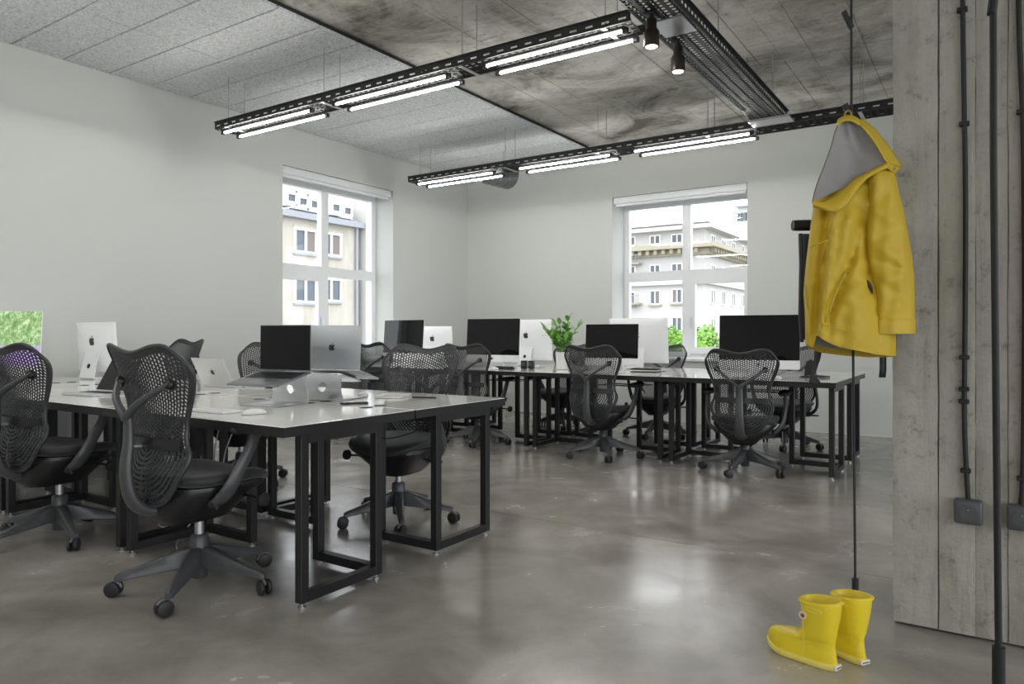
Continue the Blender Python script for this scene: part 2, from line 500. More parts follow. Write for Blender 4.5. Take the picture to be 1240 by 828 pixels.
# windows
def window(name, horizontal, at, a0, a1, z0, z1, inner, sgn, sash_side):
    """frame standing in the plane 'at'; inner = wall face; sgn = direction of outside"""
    def B(mb, p, q, d0, d1, r, t):
        lo, hi = sorted((at + sgn * d0, at + sgn * d1))
        if horizontal: mb.box(p, q, lo, hi, r, t)
        else: mb.box(lo, hi, p, q, r, t)
        return mb
    fw = .07
    base = MB(); B(base, a0, a1, 0, .07, z0, z0 + fw); B(base, a0, a1, 0, .07, z1 - fw - .05, z1)
    B(base, a0, a0 + fw, 0, .07, z0 + fw, z1 - fw - .05); B(base, a1 - fw, a1, 0, .07, z0 + fw, z1 - fw - .05)
    w = struct(base.obj(name, M['white_paint'], smooth=0))
    mid = (a0 + a1) / 2; zt = 1.87
    B(MB(), mid - .055, mid + .055, -.012, .07, z0 + .02, z1 - .02).obj('mullion', M['white_paint'], w, smooth=0)
    B(MB(), a0 + .02, mid - .055, -.008, .068, zt - .06, zt + .06).obj('transom', M['white_paint'], w, smooth=0)
    B(MB(), mid + .055, a1 - .02, -.008, .068, zt - .06, zt + .06).obj('transom', M['white_paint'], w, smooth=0)
    cells = [(a0 + fw, mid - .055, z0 + fw, zt - .06), (mid + .055, a1 - fw, z0 + fw, zt - .06), (a0 + fw, mid - .055, zt + .06, z1 - fw - .05), (mid + .055, a1 - fw, zt + .06, z1 - fw - .05)]
    for k, (p, q, r, t) in enumerate(cells):
        if k == sash_side:
            mb = MB(); s = .065
            B(mb, p - .02, q + .02, -.03, .03, r - .02, r + s); B(mb, p - .02, q + .02, -.03, .03, t - s, t + .02)
            B(mb, p - .02, p + s, -.03, .03, r + s, t - s); B(mb, q - s, q + .02, -.03, .03, r + s, t - s)
            so = mb.obj('sash', M['white_paint'], w, smooth=0)
            h = (q + .0 if sash_side == 0 else p - .0) + (-.02 if sash_side == 0 else .02); hz = r + .44 * (t - r)
            hm = MB(); B(hm, h - .012, h + .012, -.045, -.03, hz - .03, hz + .03); B(hm, h - .008, h + .008, -.065, -.045, hz - .10, hz + .01)
            hm.obj('handle', M['alu'], so, smooth=0)
        pm = MB(); B(pm, p - .01, q + .01, .030, .036, r - .01, t + .01)
        pm.obj('pane', M['glass'], w, smooth=0)
    # roller blind housing under the head, and the sill
    i0, i1 = sorted((inner + sgn * .015, inner + sgn * .10))
    mb = MB()
    (mb.rbox(a0 + .01, a1 - .01, i0, i1, z1 - .085, z1 - .002, .012, 2) if horizontal else mb.rbox(i0, i1, a0 + .01, a1 - .01, z1 - .085, z1 - .002, .012, 2))
    bl = mb.obj('blind_housing', M['white_paint'], w)
    c = inner + sgn * .06
    pts = [(a0 + .03, c, z1 - .10), (a1 - .03, c, z1 - .10)] if horizontal else [(c, a0 + .03, z1 - .10), (c, a1 - .03, z1 - .10)]
    MB().tube(pts, .018, 10).obj('bottom_bar', M['white_paint'], bl)
    lo, hi = sorted((inner - sgn * .04, at + sgn * .0))
    mb = MB()
    (mb.rbox(a0 - .03, a1 + .03, lo, hi, z0 - .035, z0 + .004, .006, 2) if horizontal else mb.rbox(lo, hi, a0 - .03, a1 + .03, z0 - .035, z0 + .004, .006, 2))
    mb.obj('sill', M['white_paint'], w)
    return w


window('window_1', False, XL - .32, W1[0], W1[1], W1[2], W1[3], XL, -1, 0)
window('window_2', True, YB + .38, W2[0], W2[1], W2[2], W2[3], YB, 1, 1)

# concrete pier at the right
cx0, cx1, cy0, cy1 = -.308, .95, 3.083, 3.62
pier = struct(MB().box(cx0 + .006, cx1, cy0 + .02, cy1, .004, ZC - .01).obj('column', M['column'], smooth=0))
px = [cx0, -.154, -.041, .057, .25, .50, .74, cx1]
po = [.0005, -.003, .002, -.004, .002, -.001, .001]
for (a, b), o in zip(zip(px, px[1:]), po):
    # a slightly ragged board imprint
    rows = []
    for k in range(29):
        z = .012 + (ZC - .03) * k / 28
        l, r = a + (R.uniform(-.0015, .0015) if a > cx0 else R.uniform(0, .004)), b + (R.uniform(-.004, -.001) if abs(b + .154) < .01 else .0008)
        y = cy0 + o * .8
        rows.append([(l, cy0 + .025, z), (l + .001, y + .0015, z), (l + .006, y, z), (r - .006, y, z), (r - .001, y + .0015, z), (r, cy0 + .025, z)])
    MB().grid(rows).obj('board', M['column'], pier, smooth=30)
mb = MB().box(.128, .32, 1.97, 2.05, 0, ZC - .03)
struct(mb.obj('trim_1', mat('dark_steel_frame', (.07, .075, .08), .4, .4), smooth=0))

# ---------------------------------------------------------------- cable trays and lamps under the ceiling
def rods(mb, xs, ys, z0):
    for x in xs:
        for y in ys: mb.tube([(x, y, z0), (x, y, ZC + .02)], .0045, 6)
    return mb


def tray_x(name, label, x0, x1, y0, y1, z, mrail, rodx, tiles_rods):
    t = thing(name, label, 'cable tray', (0, 0, 0))
    nx = int((x1 - x0) / .055)
    modded(perf(MB(), x0, x1, y0 + .012, y1 - .012, z, nx, 5, .55, .5).obj('tray_base', M['traydark'], t, smooth=0), ('SOLIDIFY', dict(thickness=.003)))
    for y in (y0, y1):
        mb = MB(); s = .012 if y == y0 else -.012
        mb.box(x0, x1, min(y, y + s), max(y, y + s), z - .002, z + .012)
        perf(mb, x0, x1, z + .012, z + .036, y, nx // 2, 1, .45, .5, axes='xz')
        mb.box(x0, x1, y - .001, y + .001, z + .036, z + .062); mb.box(x0, x1, min(y, y - s), max(y, y - s), z + .06, z + .064)
        mb.obj('side_rail', mrail, t, smooth=0)
    for x in rodx:
        for y in (y0 + .03, y1 - .03):
            MB().tube([(x, y, z), (x, y, (ZT if x < TE else ZC) + .012)], .0035, 6).obj('hanger_rod', M['steel'], t)
        MB().box(x - .015, x + .015, y0, y1, z - .008, z - .002).obj('cross_bar', M['steel'], t, smooth=0)
    return t


def lamp_pair(x0, x1, ya, yb, z, label):
    t = thing('tube_lamp', label, 'lamp', ((x0 + x1) / 2, (ya + yb) / 2, z), group='twin tube lamps under the cable trays')
    h = (x1 - x0) / 2
    for y in (ya, yb):
        dy = y - (ya + yb) / 2
        MB().tube([(-h + .02, dy, 0), (h - .02, dy, 0)], .0085, 10).obj('tube', M['lamp'], t)
        MB().rbox(-h + .0, h, dy - .009, dy + .009, .0125, .026, .003, 1).obj('batten', M['traydark'], t)
        for s in (-1, 1):
            MB().rbox(s * h - .018, s * h + .018, dy - .015, dy + .015, -.016, .018, .004, 2).obj('end_cap', M['black'], t)
    return t


tz = 2.965
tray_x('cable_tray', 'black perforated cable tray over the first row of desks', -5.86, -1.77, 3.93, 4.16, tz, M['trayblack'], [-5.7, -4.45, -3.05, -1.95], 0)
tray_x('cable_tray', 'black perforated cable tray near the back wall above the second window', -5.92, 2.6, 6.60, 6.86, tz, M['trayblack'], [-5.75, -4.5, -3.35, -2.2, -.9, .6, 2.0], 0)
for (a, b), l in zip(((-5.78, -4.60), (-4.33, -3.18), (-2.86, -1.82)), ('twin tube lamp at the wall end of the front cable tray', 'twin tube lamp in the middle of the front cable tray', 'twin tube lamp on the front cable tray, ending at the two spotlights')):
    lamp_pair(a, b, 3.965, 4.125, tz - .038, l)
for (a, b), l in zip(((-5.80, -4.66), (-4.33, -3.20), (-2.96, -1.80)), ('twin tube lamp at the left wall end of the rear cable tray', 'twin tube lamp in the middle of the rear cable tray, right of the grey duct', 'twin tube lamp on the rear cable tray above the back window')):
    lamp_pair(a, b, 6.64, 6.83, tz - .038, l)
# two unseen tray and lamp rows added towards the camera, lighting the near desks
for yy, w1, w2 in ((1.27, 'near edge of the first row of desks', 'tray'), (-1.38, 'open floor behind the camera', 'tray')):
    tray_x('cable_tray', 'black perforated cable tray over the ' + w1, -5.86, -1.77, yy, yy + .23, tz, M['trayblack'], [-5.7, -4.45, -3.05, -1.95], 0)
    for (a, b), l in zip(((-5.78, -4.60), (-4.33, -3.18), (-2.86, -1.82)), ('at the wall over the ', 'second from the wall over the ', 'farthest from the wall over the ')):
        lamp_pair(a, b, yy + .035, yy + .195, tz - .038, 'added twin tube lamp ' + l + w1.replace('first row of desks', 'first desks').replace('open floor ', 'floor '))
# main tray running along the room
mt = thing('cable_tray', 'wide black cable tray full of cables running from front to back', 'cable tray')
mx0, mx1, mz = -1.745, -1.475, 2.985
modded(perf(MB(), mx0, mx1, .6, 6.585, mz, 4, 150, .62, .66).obj('tray_base', M['trayblack'], mt, smooth=0), ('SOLIDIFY', dict(thickness=.003)))
for x, s in ((mx0, -1), (mx1, 1)):
    mb = MB(); perf(mb, .6, 6.585, mz + .015, mz + .06, x, 105, 1, .5, .45, axes='yz')
    mb.box(x - .001, x + .001, .6, 6.585, mz - .003, mz + .015); mb.box(x - .001, x + .001, .6, 6.585, mz + .06, mz + .075)
    mb.box(min(x, x + s * .018), max(x, x + s * .018), .6, 6.585, mz + .073, mz + .077)
    mb.obj('side_rail', M['trayblack'], mt, smooth=0)
for y in (1.6, 3.1, 4.75, 6.2):
    for x in (mx0 + .03, mx1 - .03):
        MB().tube([(x, y, mz), (x, y, ZC + .012)], .0045, 6).obj('hanger_rod', M['steel'], mt)
MB().box(mx0 - .02, mx1 + .06, 6.39, 6.585, mz - .024, mz - .006).obj('junction_plate', M['steel'], mt, smooth=0)
MB().box(mx0 + .05, mx1 - .02, 4.05, 4.30, mz - .016, mz - .005).obj('junction_plate', M['steel'], mt, smooth=0)
for k in range(6):
    x = mx0 + .04 + k * .036; w = [(x + R.uniform(-.012, .012), y, mz + .014 + .006 * (k % 2)) for y in (.6, 1.8, 3, 4.2, 5.4, 6.5)]
    tag(MB().tube(smooth_path(w, 4), .0065, 6).obj('cable', M['rubber']), 'black cable lying in the wide ceiling tray', 'cable', 'cables in the wide ceiling tray')


def spot(x, y, z, label):
    t = thing('spotlight', label, 'lamp', (x, y, z), group='spotlights under the wide ceiling tray')
    MB().lathe([(.038, 0), (.046, .0), (.046, .02), (.046, .085), (.034, .105), (.030, .11), (.030, .16), (.024, .165), (.02, .17)], 24).obj('housing', M['spot'], t)
    MB().lathe([(.010, -.004), (.030, -.003), (.037, .001), (.037, .008)], 24).obj('lens', M['spotlit'], t)
    MB().tube([(0, 0, .165), (0, 0, mz - z - .002)], .010, 8).obj('stem', M['black'], t)
    MB().rbox(-.03, .03, -.05, .05, mz - z - .02, mz - z - .0035, .004, 1).obj('adapter', M['black'], t)
    l = bpy.data.lights.new('spot_beam', 'SPOT'); l.energy = 14; l.color = (1, .82, .6); l.spot_size = 1.1; l.spot_blend = .6; l.shadow_soft_size = .03
    o = bpy.data.objects.new('spot_beam', l); COL.objects.link(o); o.parent = t; o.location = (0, 0, -.01)


spot(-1.65, 3.96, 2.79, 'bronze spotlight beside the end of the front tube lamps')
spot(-1.665, 4.43, 2.79, 'lower of the two bronze spotlights, under the wide tray')
# grey duct end behind the rear tray
du = thing('air_duct', 'grey conical duct end hung behind the rear cable tray', 'duct', (0, 0, 0))
rings = []
for k in range(9):
    t = k / 8; y = 7.0 + .6 * t; r = .05 + .115 * t; cz = 2.985 + .14 * t; x = -5.12
    rings.append([(x + r * math.cos(2 * PI * j / 28), y, cz + r * math.sin(2 * PI * j / 28)) for j in range(28)])
MB().loft(rings).obj('duct_cone', M['duct'], du)
for k in (2, 4, 6, 8):
    t = k / 8; y = 7.0 + .6 * t; r = .052 + .115 * t; cz = 2.985 + .14 * t
    MB().tube([(-5.12 + r * math.cos(2 * PI * j / 28), y, cz + r * math.sin(2 * PI * j / 28)) for j in range(29)], .004, 5).obj('seam_ring', M['duct'], du)
MB().tube([(-5.12, 7.5, 3.2), (-5.12, 7.5, ZT + .01)], .004, 6).obj('hanger_rod', M['steel'], du)

# ---------------------------------------------------------------- desks
DL, DW, DH = 1.37, .76, .745


def make_desk():
    t = thing('desk', 'desk', 'desk')
    # local: x 0..DL to the right, y 0..DW from the user's edge to the middle of the row
    MB().box(.002, DL - .002, .002, DW - .002, DH - .042, DH - .003).obj('edge_board', M['black'], t, smooth=0)
    MB().rbox(.0045, DL - .0045, .0045, DW - .0045, DH - .006, DH, .0015, 1).obj('tabletop', M['desk'], t, smooth=0)
    q = .02
    for side in (0, 1):
        sx = (lambda x: x) if side == 0 else (lambda x: DL - x)
        P = [(.05, .13), (.05, .55), (.43, .55)]     # outer post, corner post, inner post
        bars, tops = MB(), MB()

        def bar(bars, a, b, z0, z1):
            x0, x1 = sorted((sx(a[0]), sx(b[0]))); y0, y1 = sorted((a[1], b[1]))
            bars.box(x0 - q * (x0 == x1) + (q if x0 != x1 else 0), x1 + q * (x0 == x1) - (q if x0 != x1 else 0), y0 - (q if y0 == y1 else -q), y1 + (q if y0 == y1 else -q), z0, z1)
        z = DH - .0825
        bar(bars, P[0], P[1], .022, .062); bar(tops, P[1], P[2], .022, .062)
        f = bars.obj('leg_frame', M['black'], t, smooth=0); tops.obj('rail', M['black'], f, smooth=0)
        for p_, q_ in ((P[0], P[1]), (P[1], P[2])):
            tops = MB(); bar(tops, p_, q_, z, z + .04); tops.obj('rail', M['black'], f, smooth=0)
        for p in P:
            x = sx(p[0])
            MB().rbox(x - q, x + q, p[1] - q, p[1] + q, .021, DH - .0425, .002, 1).obj('post', M['black'], f, smooth=0)
            MB().lathe([(.016, 0), (.016, .007), (.006, .008), (.006, .021)], 12, (x, p[1], 0)).obj('levelling_foot', M['steel'], f)
    for x in (.28, .68, 1.10):
        MB().lathe([(.03, DH - .0005), (.03, DH + .0018), (.026, DH + .002)], 20, (x, DW - .05, 0)).obj('cable_grommet', M['rubber'], t)
    MB().box(.45, DL - .45, .60, .70, .60, .605).obj('cable_shelf', M['black'], t, smooth=0)
    return t


desk0 = make_desk()
NX, NY, FX, FY = -2.26, 1.81, -.94, 5.73
ordn = ['', 'second', 'third', 'fourth']
spots = []
for k in range(3):
    spots.append((NX - DL * (k + 1) + .001, NY, 0, ['white desk at the front right end of the first row, below the raised dark laptop', 'white desk of the first row carrying the small open laptop, behind the front chair', 'white desk at the front left of the first row, under the leafy screen'][k]))
    spots.append((NX - DL * k - .001, NY + 2 * DW + .006, PI, ['white desk behind the front right one, below the raised silver laptop', 'white desk with the flat silver laptop turned away, back of the first row', 'white desk against the left wall under the white all-in-one computer'][k]))
for k in range(4):
    spots.append((FX - DL * (k + 1) + .001, FY, 0, ['front desk at the right end of the second row, by the jacket', 'front desk of the second row, right of the leafy plant', 'front desk of the second row, left of the leafy plant', 'front desk of the second row nearest the left window'][k]))
    spots.append((FX - DL * k - .001, FY + 2 * DW + .006, PI, ['rear desk at the right end of the second row, farthest from the left window', 'rear desk of the second row under the large pale monitor back', 'rear desk of the second row behind the leafy plant', 'rear desk of the second row under the back window corner by the left wall'][k]))
for i, (x, y, rz, lab) in enumerate(spots):
    d = desk0 if i == 0 else copy_tree(desk0)
    d.location = (x, y, 0); d.rotation_euler.z = rz; d['label'] = lab; d['group'] = 'desks of the first row' if i < 6 else 'desks of the second row'

# ---------------------------------------------------------------- office chairs
ZS = .615   # where the two fields of slots meet
WTAB = [(.615, .215), (.66, .205), (.72, .207), (.80, .228), (.87, .255), (.93, .272), (.97, .276), (.995, .270), (1.015, .256)]


def yback(x, z):
    y = interp([(.36, -.235), (.42, -.258), (.5, -.258), (.6, -.232), (.68, -.222), (.78, -.232), (.88, -.262), (.96, -.295), (1.03, -.330)], z)
    return y + .85 * x * x


def back_upper(s, t):
    zn = ZS + t * .40
    w = interp(WTAB, zn)
    a = abs(s)
    top = .985 + .030 * (math.sin(min(1, a / .70) * PI / 2) ** 2) - .062 * max(0, (a - .72) / .28) ** 2.2
    x = s * w; z = ZS + t * (top - ZS)
    return Vector((x, yback(x, z), z))


def back_lower(phi, rho):
    c, s = math.cos(phi), math.sin(phi)
    x = rho * .222 * math.copysign(abs(c) ** .72, c); z = ZS + rho * .255 * math.copysign(abs(s) ** .9, s)
    if ZS - .13 < z < ZS: x *= 1 + .07 * math.sin((ZS - z) / .13 * PI)
    return Vector((x, yback(x, z), z))


def make_backrest():
    mb = MB(); nc, nr = 30, 23

    def cell(f, u0, u1, v0, v1, hu, hv):
        um, vm = (u0 + u1) / 2, (v0 + v1) / 2; du, dv = (u1 - u0) / 2, (v1 - v0) / 2
        o = [(-1, -1), (1, -1), (1, 1), (-1, 1)]
        h = [(-hu, -hv * .78), (hu, -hv), (hu, hv * .78), (-hu, hv)]
        mb.add([f(um + a * du, vm + b * dv) for a, b in o] + [f(um + a * du, vm + b * dv) for a, b in h], [[0, 1, 5, 4], [1, 2, 6, 5], [2, 3, 7, 6], [3, 0, 4, 7]])
    t1 = .93
    for i in range(nc):
        u0, u1 = -.95 + 1.9 * i / nc, -.95 + 1.9 * (i + 1) / nc
        off = .5 * (i % 2)
        for j in range(nr + 1):
            v0, v1 = max(0, (j - off) / nr) * t1, min(1, (j + 1 - off) / nr) * t1
            if v1 - v0 < .01: continue
            cell(back_upper, u0, u1, v0, v1, .66, .78 if v1 - v0 > .03 else .45)
    for i in range(nc):   # top band and side bands
        u0, u1 = -.95 + 1.9 * i / nc, -.95 + 1.9 * (i + 1) / nc
        mb.add([back_upper(u0, t1), back_upper(u1, t1), back_upper(u1, 1), back_upper(u0, 1)], [[0, 1, 2, 3]])
    for s in (-1, 1):
        for j in range(24):
            mb.add([back_upper(s * .95, j / 24), back_upper(s, j / 24), back_upper(s, (j + 1) / 24), back_upper(s * .95, (j + 1) / 24)], [[0, 1, 2, 3]])
    nring = 11
    for r in range(nring):
        r0, r1 = .10 + .84 * r / nring, .10 + .84 * (r + 1) / nring
        ns = 8 + 3 * r
        for k in range(ns):
            off = .5 * (r % 2)
            a0, a1 = PI + PI * max(0, (k - off) / ns), PI + PI * min(1, (k + 1 - off) / ns)
            if a1 - a0 > 1e-3: cell(back_lower, a0, a1, r0, r1, .82, .58)
        if r % 2:
            a0, a1 = PI + PI * (ns - .5) / ns, 2 * PI
            cell(back_lower, a0, a1, r0, r1, .6, .45)
    n = 40
    for k in range(n):
        a0, a1 = PI + PI * k / n, PI + PI * (k + 1) / n
        mb.add([back_lower(a0, .94), back_lower(a1, .94), back_lower(a1, 1), back_lower(a0, 1)], [[0, 1, 2, 3]])
        if k % 4 == 0:
            a1 = PI + PI * (k + 4) / n
            mb.add([back_lower(a0, 0), back_lower(a0, .10), back_lower(a1, .10)], [[0, 1, 2]])
    return mb


def make_rim():
    pts = [back_upper(1, t / 16) for t in range(17)] + [back_upper(1 - 2 * k / 30, 1) for k in range(1, 30)] + [back_upper(-1, 1 - t / 16) for t in range(17)]
    pts += [back_lower(PI + PI * k / 40, 1) for k in range(1, 40)]
    return MB().tube(pts + [pts[0]], .0085, 7, ry=.0065, cap=False)


def make_chair():
    t = thing('office_chair', 'chair', 'chair')
    up = []
    # five-star base
    for k in range(5):
        a = PI / 2 + k * 2 * PI / 5 + PI / 5; c, s = math.cos(a), math.sin(a)
        rings = []
        for r, hw, z0, z1 in ((.02, .026, .095, .185), (.06, .027, .092, .178), (.17, .022, .082, .140), (.27, .018, .070, .106), (.315, .016, .064, .094), (.328, .010, .066, .086)):
            prof = [(-hw, z0 + .004), (-hw * .6, z0), (hw * .6, z0), (hw, z0 + .004), (hw * .85, z1 - .006), (hw * .45, z1), (-hw * .45, z1), (-hw * .85, z1 - .006)]
            rings.append([(c * r - s * w, s * r + c * w, z) for w, z in prof])
        leg = MB().loft(rings).obj('leg', M['graph'], t, 50)
        sw = a + R.uniform(-.5, .5) + 1.2; m = Matrix.Translation((c * .315, s * .315, .033)) @ Matrix.Rotation(sw, 4, 'Z')
        mb = MB()
        for x0 in (-.026, .006):
            mb.loft([[m @ Vector((x0 + x, r * math.cos(2 * PI * j / 18) - .018, r * math.sin(2 * PI * j / 18))) for j in range(18)] for x, r in ((0, .024), (.003, .031), (.0065, .0325), (.0135, .0325), (.017, .031), (.02, .024))])
        cst = mb.obj('caster', M['tyre'], leg)
        # hood of the caster counts with it; its grey rim rings are drawn into the same sub-part
        hood = MB(); hood.tube([m @ Vector((0, 0, .018)), m @ Vector((0, 0, .048))], .009, 8)
        hood.tube([m @ Vector((-.004, -.018 + .0305 * math.cos(b), .0305 * math.sin(b))) for b in [PI * .05 + PI * .75 * j / 8 for j in range(9)]], .006, 6)
        hood.obj('caster_hood', M['castercap'], leg)
    MB().lathe([(.030, .045), (.034, .05), (.034, .12), (.040, .16), (.038, .225), (.029, .235)], 20).obj('hub', M['graph'], t)
    MB().lathe([(.020, .20), (.020, .345)], 16).obj('gas_lift', M['steel'], t)
    # seat
    def outline(z, sx, sy, y0, n=36, e=.62):
        return [(sx * math.copysign(abs(math.cos(b)) ** e, math.cos(b)), y0 + sy * math.copysign(abs(math.sin(b)) ** e, math.sin(b)), z) for b in [2 * PI * k / n for k in range(n)]]
    def sag(ring): return [(x, y, z - .030 * max(0, (y - .10) / .13) ** 2 + .012 * (x / .25) ** 2 + .018 * max(0, (-y - .1) / .12) ** 2) for x, y, z in ring]
    up.append(MB().loft([sag(outline(z, sx, sy, .01)) for z, sx, sy in ((.425, .225, .205), (.432, .250, .228), (.450, .257, .235), (.465, .250, .228), (.472, .22, .20), (.468, .12, .11), (.466, .02, .02))]).obj('seat', M['fabric'], t, 60))
    up.append(MB().loft([outline(z, sx, sy, y0) for z, sx, sy, y0 in ((.262, .06, .09, -.03), (.265, .09, .14, -.03), (.300, .125, .175, -.035), (.355, .185, .20, -.02), (.410, .240, .218, .01), (.431, .235, .215, .01))]).obj('seat_shell', M['pan'], t, 60))
    # spine and yoke
    path = smooth_path([(0, -.08, .345), (0, -.20, .335), (0, -.270, .36), (0, -.308, .42), (0, -.322, .52), (0, -.312, .62), (0, -.312, .70), (0, -.318, .745)], 5)
    n = len(path)
    ra = [.045 - .012 * abs(i / n - .1) + (.0) for i in range(n)]; ra = [interp([(0, .05), (.3, .04), (.55, .033), (.8, .026), (1, .024)], i / (n - 1)) for i in range(n)]
    rb = [interp([(0, .022), (.3, .026), (.6, .020), (1, .014)], i / (n - 1)) for i in range(n)]
    sp = MB().tube(path, ra, 14, ry=rb, up=(0, 1, .15)).obj('spine', M['graph'], t, 60); up.append(sp)
    for s in (-1, 1):
        xe, ze = s * .182, .862
        pe = Vector((xe, yback(xe, ze) - .022, ze))
        mb = MB().tube(smooth_path([(0, -.316, .715), (s * .03, -.322, .748), (s * .10, -.308, .800), pe], 5), [interp([(0, .024), (.5, .017), (1, .013)], i / 15) for i in range(16)], 10, ry=[interp([(0, .014), (1, .011)], i / 15) for i in range(16)])
        mb.obj('yoke_arm', M['graph'], sp, 60)
        d = Vector((s * -.38, 1, -.25)).normalized()
        MB().tube([pe - d * .012, pe - d * .008, pe + d * .012, pe + d * .020], [.016, .021, .023, .020], 16).obj('yoke_pad', M['pan'], sp, 50)
    br = modded(make_backrest().obj('backrest', M['mesh'], t, 0), ('SOLIDIFY', dict(thickness=.0045, offset=0.)))
    make_rim().obj('rim', M['mesh'], br, 60); up.append(br)
    rows = []
    for k in range(13):
        x = -.20 + .40 * k / 12
        rows.append([Vector((x, yback(x, z) - .014 - .012 * math.cos(x / .2 * PI / 2) - o, z)) for z, o in ((.598, 0), (.640, 0), (.640, .006), (.598, .006))])
    up.append(MB().loft(rows).obj('lumbar_support', M['pan'], t, 30))
    up.append(MB().tube([(0, -.262, .605), (0, -.315, .61)], .014, 10).obj('lumbar_bolt', M['steel'], t))
    # arms
    for s in (-1, 1):
        pth = smooth_path([(s * .15, -.06, .352), (s * .235, -.07, .372), (s * .285, -.05, .43), (s * .30, -.01, .51), (s * .302, .035, .585), (s * .298, .06, .635), (s * .296, .07, .652)], 4)
        n = len(pth)
        a = MB().tube(pth, [interp([(0, .030), (.3, .032), (.7, .024), (1, .030)], i / (n - 1)) for i in range(n)], 12, ry=[interp([(0, .016), (.5, .014), (1, .016)], i / (n - 1)) for i in range(n)], up=(s * 1, 0, .3)).obj('arm_post', M['graph'], t, 60)
        up.append(a)
        rings = []
        for z, g in ((.648, .75), (.652, .95), (.664, 1.), (.676, .95), (.681, .8), (.682, .4)):
            rings.append([(s * .292 + .046 * g * math.cos(b), .075 + .125 * g * math.copysign(abs(math.sin(b)) ** .75, math.sin(b)), z + .004 * math.sin(b)) for b in [2 * PI * k / 28 for k in range(28)]])
        MB().loft(rings).obj('arm_pad', M['rubber'], a, 60)
    lv = MB().tube([(.14, .09, .365), (.30, .09, .362)], .006, 8).obj('tilt_lever', M['black'], t); up.append(lv)
    MB().lathe([(.018, .298), (.028, .302), (.030, .312), (.028, .324), (.016, .327)], 18, (0, .09, .362), 'x').obj('knob', M['rubber'], lv)
    lv = MB().tube([(-.14, .02, .37), (-.27, .03, .36)], .006, 8).obj('height_lever', M['black'], t); up.append(lv)
    MB().rbox(-.32, -.265, .012, .05, .354, .366, .004, 2).obj('knob', M['rubber'], lv)
    for o in up: o['lifted'] = 1
    return t


chair0 = make_chair()
D = math.radians
# x, y, facing (0 = towards +y), lift of seat and back, base turn is the facing, label
chairs = [
    (-2.87, 1.85, D(.5), .045, 'dark grey mesh-back office chair in front, before the first row of desks'),
    (-4.20, 1.88, D(6), .04, 'grey mesh-back office chair cut off by the left edge, purple screen showing through'),
    (-2.90, 3.15, D(186), .02, 'office chair facing the camera at the near right end, behind the silver raised laptop'),
    (-5.80, 3.36, D(176), .04, 'office chair of which only the top corner shows above the front chair'),
    (-4.60, 3.30, D(184), .02, 'office chair half hidden behind the raised dark laptop'),
    (-5.42, 5.72, D(-3), .0, 'office chair of the second row showing just right of the raised silver laptop'),
    (-4.30, 5.86, D(2), -.01, 'black mesh office chair before the black all-in-one nearest the room corner'),
    (-2.89, 5.83, D(-1), -.01, 'black mesh office chair in front of the plant and the smaller black monitor'),
    (-1.63, 5.83, D(8), -.03, 'black mesh office chair before the largest black monitor at the right'),
    (-4.20, 7.36, D(172), -.03, 'black office chair behind the second row, seen through desk legs under the plant'),
    (-2.98, 7.30, D(188), -.03, 'office chair with grey seat behind the second row, under the back window'),
    (-1.66, 7.30, D(176), -.03, 'black office chair behind the second row at its right end'),
]
for i, (x, y, rz, lift, lab) in enumerate(chairs):
    c = chair0 if i == 0 else copy_tree(chair0)
    c.location = (x, y, 0); c.rotation_euler.z = rz; c['label'] = lab; c['group'] = 'mesh-back office chairs'
    for ch in c.children:
        if ch.get('lifted'): ch.location.z = lift
        if ch.name.split('.')[0] == 'leg': ch.rotation_euler.z = D((36, 0, 4, 20, -15, 10, 25, 37, -12, 8, 30, -20)[i])
    if i == 0: first_chair = c
tg = MB().rbox(-.012, .012, -.001, .001, -.05, 0, .0005, 1, Matrix.Rotation(.2, 4, 'Y')).obj('tag', M['tag'], first_chair); tg.location = (-.06, -.12, .345)
tg['label'] = 'small yellow paper tag'

# ---------------------------------------------------------------- computers and things on the desks
APPLE = [(0, .26), (.10, .31), (.22, .34), (.34, .29), (.42, .20), (.34, .12), (.30, .02), (.32, -.08), (.42, -.17), (.37, -.29), (.28, -.42), (.18, -.47), (.08, -.43), (0, -.41), (-.08, -.43), (-.18, -.47), (-.29, -.40), (-.39, -.22), (-.43, -.02), (-.41, .14), (-.33, .27), (-.2, .34), (-.1, .31)]
LEAF = [(0, .36), (.01, .45), (.08, .55), (.17, .59), (.16, .49), (.09, .39)]


def emblem(mb, o, size, ax, ay, an):
    for sh in (APPLE, LEAF): mb.poly([(x * size, y * size) for x, y in sh], .0008, o, ax, ay, an)
    return mb


